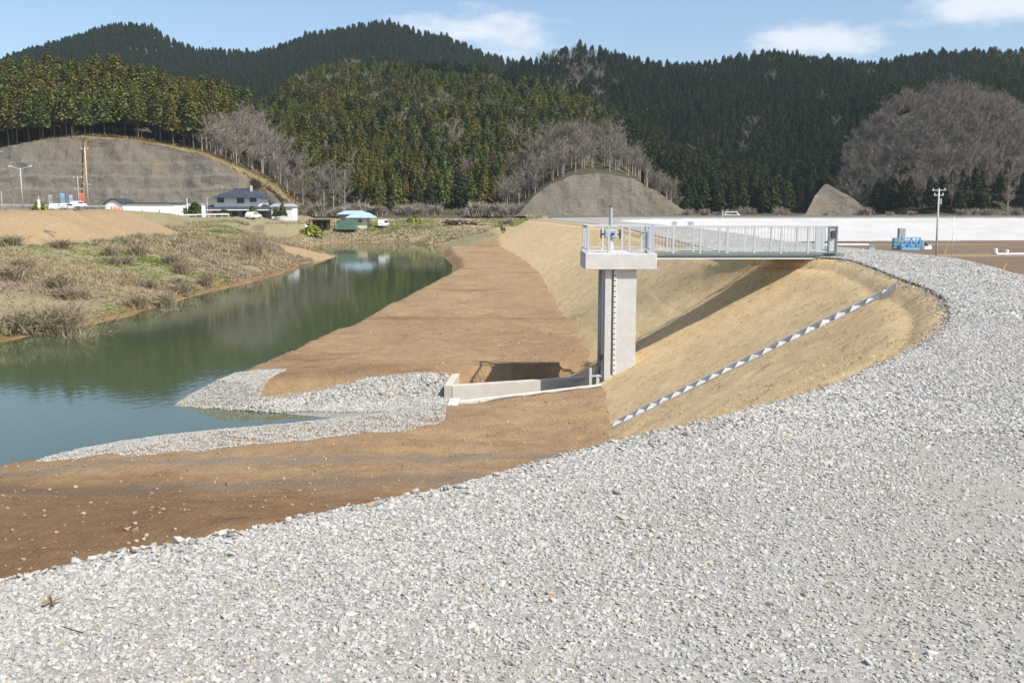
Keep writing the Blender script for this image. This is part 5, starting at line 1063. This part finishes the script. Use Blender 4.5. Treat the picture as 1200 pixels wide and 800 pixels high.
def guardrail(a, b, z0, z1, n, m, label, h=.75):
    t = empty('guard_rail', (a[0], a[1], z0)); tag(t, label, 'guard rail'); A_ = Vector((0, 0, h)); B_ = Vector((b[0]-a[0], b[1]-a[1], h+z1-z0)); MB().bar(A_, B_, .08, .32).build('beam', m, t)
    pm = None
    for i in range(n):
        q = A_.lerp(B_, i/(n-1))
        if pm is None: o = MB().box(-.06, .06, .045, .16, -.6, h).build('post', m, t); pm = o.data
        else: o = link('post', pm, t)
        o.location = (q.x, q.y, q.z-h)
q0, q1 = Q(0, 240, 196), Q(124, 243.5, 200); guardrail((q0[0]-20, 196), (q1[0], 200), q0[1]-.6, q1[1]-.6, 26, GALV, 'grey guard rail along the left road below the cut slope', .9)
q0, q1 = Q(206, 253, 211), Q(268, 251.6, 210); guardrail((q0[0], 211), (q1[0], 210), q0[1]-.6, q1[1]-.6, 9, WHITEP, 'white guard rail in front of the round bush and tiled house')
for i, px_ in enumerate((131, 134, 137, 140, 143)):
    x, z = Q(px_, 246.5, 200); t = empty('traffic_cone', (x, 200, z)); tag(t, 'orange traffic cone in the row before the arched roof building', 'traffic cone', 'orange cones by the arched roof building'); MB().tube((0, 0, .06), (0, 0, .95), .22, .05, 10).build('cone', RED, t); MB().box(-.28, .28, -.28, .28, 0, .06).build('base', DARKM, t)
# timber piles on the far shore
for px_, py_, n_, lb in ((545, 264.5, 26, 'heap of dark cut logs and brush on the far shore'), (532, 265.5, 16, 'smaller dark log heap left of the larger heap'), (592, 264, 14, 'dark log heap beyond the end of the straw levee')):
    x, z = Q(px_, py_, 225); z = gz1(x, 225)+.35; t = empty('log_pile', (x, 225, z)); tag(t, lb, 'log pile')
    for k in range(n_):
        a_ = random.uniform(-.5, .5); l = random.uniform(1, 2.2); cxx = random.uniform(-3.6, 3.6)*n_/26; cz_ = random.uniform(.1, 1.3)*(1-abs(cxx)/5); yy = random.uniform(-1, 1); dd = Vector((math.cos(a_), random.uniform(-.6, .6), math.sin(a_)*.5))
        MB().tube(Vector((cxx, yy, cz_))-dd*l/2, Vector((cxx, yy, cz_))+dd*l/2, .17, .13, 7).build('log', WOODD if k % 4 else PALEBARK, t)
# driftwood on left bank
for k, (px_, py_) in enumerate(((120, 352), (126, 350), (150, 318), (60, 312))):
    x, y = P(px_, py_, -4); z = gz1(x, y); t = empty('fallen_branch', (x, y, z), random.uniform(0, 3)); tag(t, ['dark fallen branch at the waterline right of the wide shrub', 'second dark branch crossing it near the waterline', 'pale dead branch midway up the weedy left bank', 'pale twisted branch high on the left bank'][k], 'branch')
    MB().tube((-1, 0, .1), (1.1, .2, .35), .09, .04, 6).build('limb', WOODD if k < 2 else PALEBARK, t); MB().tube((.2, .08, .22), (.7, -.4, .7), .05, .02, 5).build('limb', WOODD if k < 2 else PALEBARK, t); MB().tube((-.2, .05, .2), (.1, .5, .6), .05, .02, 5).build('limb', WOODD if k < 2 else PALEBARK, t)
# ------------------------------------------------------------------ right: pumping rig, pipes, markers, wall behind the levee
Yr = 138.0; rig = empty('blue_pumping_rig', (Q(1066, 292, Yr)[0], Yr, Q(1066, 293, Yr)[1])); tag(rig, 'blue steel framed pumping rig with a grey column on the field edge', 'machine')
a, b, z0, z1 = rect(1053.5, 1059.5, 267.5, 293, Yr+1); part(MB().box(a, b, Yr+.8, Yr+1.5, z0, z1), 'column', ROOFG, rig, .03)
a, b, z0, z1 = rect(1055, 1075, 279, 292.5, Yr); part(MB().box(a, b, Yr-.8, Yr+.7, z0, z0+.35), 'base_frame', SKYB, rig)
for x in (a, (a+b)/2, b):
    part(MB().box(x-.07, x+.07, Yr-.8, Yr-.66, z0+.351, z1), 'upright', SKYB, rig); part(MB().box(x-.07, x+.07, Yr+.5, Yr+.64, z0+.351, z1), 'upright', SKYB, rig)
part(MB().box(a-.1, b+.1, Yr-.85, Yr-.6, z1, z1+.16), 'top_beam', SKYB, rig)
for x0_, x1_ in ((a, (a+b)/2), ((a+b)/2, b)): part(MB().bar((x0_, Yr-.74, z0+.4), (x1_, Yr-.74, z1-.05), .12), 'brace', SKYB, rig); part(MB().bar((x1_, Yr-.74, z0+.4), (x0_, Yr-.74, z1-.05), .12), 'brace', SKYB, rig)
part(MB().box(a+.2, b-.2, Yr-.4, Yr+.4, z0+.36, z0+1.1), 'engine_cover', BLUEP, rig, .05)
a, b, z0, z1 = rect(1047, 1053, 279, 292.5, Yr+.6); part(MB().box(a, b, Yr+.3, Yr+1, z0, z1), 'side_panel', simple('dull_teal', (.14, .30, .36), .1), rig)
for i in range(3): part(MB().bar((a, Yr+.25, z0+.2+i*.5), (b, Yr+.25, z0+.2+i*.5), .06), 'rail', BLUEP, rig)
a, b, z0, z1 = rect(1075.5, 1083, 280, 292, Yr); part(MB().tube(((a+b)/2, Yr, z0), ((a+b)/2, Yr, z1-.15), .42, .42, 14), 'tank', simple('dull_teal', (.14, .30, .36), .1), rig, smooth=False); part(MB().tube(((a+b)/2, Yr, z1-.15), ((a+b)/2, Yr, z1+.05), .42, .2, 14), 'tank_lid', BLUEP, rig)
gen = empty('white_generator', (Q(1088, 292, 134)[0], 134, Q(1088, 292.5, 134)[1])); tag(gen, 'white generator with dark engine parts at the foot of the utility pole', 'generator')
a, b, z0, z1 = rect(1083.5, 1092.5, 285.5, 292.5, 134); part(MB().box(a, b, 134, 134.8, z0, z0+(z1-z0)*.55), 'housing', WHITEP, gen, .04); part(MB().tube((a+.35, 134.4, z0+(z1-z0)*.55), (a+.35, 134.4, z1+.15), .2, .18), 'engine', DARKM, gen); part(MB().box(a+.6, b-.1, 134.1, 134.7, z0+(z1-z0)*.55, z1-.1), 'engine', SILV, gen); part(MB().tube((b+.02, 134.3, z0+.25), (b+.16, 134.3, z0+.25), .3, .3, 12), 'wheel', TYRE, gen)
x, z = Q(1021, 292.5, 130); t = empty('field_box', (x, 130, z)); tag(t, 'small blue grey box on the field beside the gravel path', 'box'); MB().box(-.42, .42, -.3, .3, 0, .42).build('body', BLUEP, t, bevel=.03); MB().box(-.46, .46, -.34, .34, .421, .5).build('lid', SKYB, t)
for px0, px1, py0, Y_, lb in ((1168, 1290, 295, 132, 'white pipe lying in the brown field near the right edge'), (1018, 930, 290, 168, 'long pale strip of pipe across the field behind the landing gate')):
    x, z = Q(px0, py0, Y_); x1, _z = Q(px1, py0, Y_); zg_ = TOEZ+.35; t = MB().tube((x, Y_, zg_), (x1, Y_+1, zg_), .16, .16, 10).build('field_pipe', WHITEP); tag(t, lb, 'pipe')
for px_, py_, Y_, lb in ((1167, 292, 140, 'small white marker drum left end of the field pipe'), (1180, 294, 136, 'small white marker drum above the field pipe')):
    x, z = Q(px_, py_, Y_); t = empty('marker_drum', (x, Y_, TOEZ+.15)); tag(t, lb, 'drum'); MB().tube((0, 0, 0), (0, 0, .62), .26, .26, 12).build('body', WHITEP, t); MB().tube((0, 0, .621), (0, 0, .66), .28, .24, 12).build('lid', WHITEP, t)
YEL = simple('yellow_guard', (.62, .42, .08), .1, 3)
for px_, pt, pb_, Y_, ln, lb in ((1107, 282, 293, 128, .5, 'leaning yellow guy wire guard between the two poles'), (1172, 308, 316, 60, .35, 'short leaning yellow stake in the near field')):
    x, z = Q(px_, pb_, Y_); z1 = Q(px_, pt, Y_)[1]; tag(MB().tube((x, Y_, z-.5), (x+ln, Y_, z1), .07, .05).build('guard_stake', YEL), lb, 'stake')
Yb = 94; a, b, z0, z1 = rect(786, 813, 258.6, 266.2, Yb); t = empty('path_barrier', ((a+b)/2, Yb, 0)); tag(t, 'pale low barrier with two small panels on the levee crest', 'barrier')
part(MB().box(a, b, Yb-.03, Yb+.03, .05, .12), 'rail', GALVW, t); part(MB().box(a+.15, a+.62, Yb-.05, Yb-.031, .13, .62), 'panel', GALV, t); part(MB().box(b-.62, b-.12, Yb-.05, Yb-.031, .13, .62), 'panel', GALV, t); part(MB().box(a, b, Yb-.03, Yb+.03, .63, .68), 'rail', WHITEP, t)
for x in (a+.05, b-.05, b-.35): part(MB().box(x-.03, x+.03, Yb-.029, Yb+.029, -.3, .7 if x < b-.1 else .7), 'post', GALVW, t)
# road and parapet behind the far levee
tag(MB().box(10, 420, 243.5, 244, -4, .38).build('road_parapet', simple('dark_parapet', (.17, .165, .16), .15, .3)), 'long low grey parapet along the road behind the far levee', 'parapet')
tag(MB().box(10, 420, 244.01, 260, -4, -.12).build('back_road', simple('asphalt', (.06, .06, .06), .1, 1)), kind='structure')
tag(MB().box(-230, Q(124, 243, 202)[0], 184.5, 206, 1.2, 1.735).build('left_road', simple('old_asphalt', (.12, .12, .115), .12, .5)), kind='structure')
x, z = Q(843, 256, 246.5); t = empty('road_sign', (x, 242.9, z)); tag(t, 'thin post with a small white crossbar left of the car behind the levee', 'sign'); MB().tube((0, 0, -.5), (0, 0, 1.9), .06).build('post', WHITEP, t); MB().box(.05, 2.4, -.05, .05, .95, 1.1).build('bar', GALVW, t)
for px_, t0 in ((47, 231), (20, 236), (112, 232), (84, 235)):
    pass
print('objects', len(bpy.data.objects))

# ------------------------------------------------------------------ thin air between here and the hills
hm = bpy.data.materials.new('haze'); hm.use_nodes = True; hn = hm.node_tree; hn.nodes.clear()
ho = hn.nodes.new('ShaderNodeOutputMaterial'); hv = hn.nodes.new('ShaderNodeVolumePrincipled'); hv.inputs['Color'].default_value = (.76, .90, .93, 1); hv.inputs['Density'].default_value = .00012; hv.inputs['Anisotropy'].default_value = .2
hn.links.new(hv.outputs[0], ho.inputs['Volume']); hz_ = MB().box(-3300, 3300, -2700, 4200, -16, 225).build('haze', hm); hz_['kind'] = 'stuff'

for k, (px_, py_) in enumerate(((62, 712), (86, 748))):
    x, y = P(px_, py_, 0); z = float(crest_z(np.array([x]), np.array([y]))[0]); t = empty('dry_twig', (x, y, z+.02), random.uniform(0, 3)); tag(t, ['curled orange brown leaf sprig on the gravel near the left edge', 'thin dark twig on the gravel below the leaf sprig', 'small dry twig on the gravel near the crest edge', 'small dry twig on the gravel at lower right'][k], 'twig')
    MB().tube((-.06, 0, 0), (.06, .01, .012), .003, .002, 5).build('stem', WOODD, t)
    if k != 1:
        for j in range(4): a_ = j*1.5; MB().hexa([(.0, 0, 0), (.03*math.cos(a_), .03*math.sin(a_), .012), (.05*math.cos(a_+.4), .05*math.sin(a_+.4), .006), (.02*math.cos(a_+.8), .02*math.sin(a_+.8), 0), (0, 0, .002), (.03*math.cos(a_), .03*math.sin(a_), .015), (.05*math.cos(a_+.4), .05*math.sin(a_+.4), .009), (.02*math.cos(a_+.8), .02*math.sin(a_+.8), .003)]).build('leaf', RUST, t)
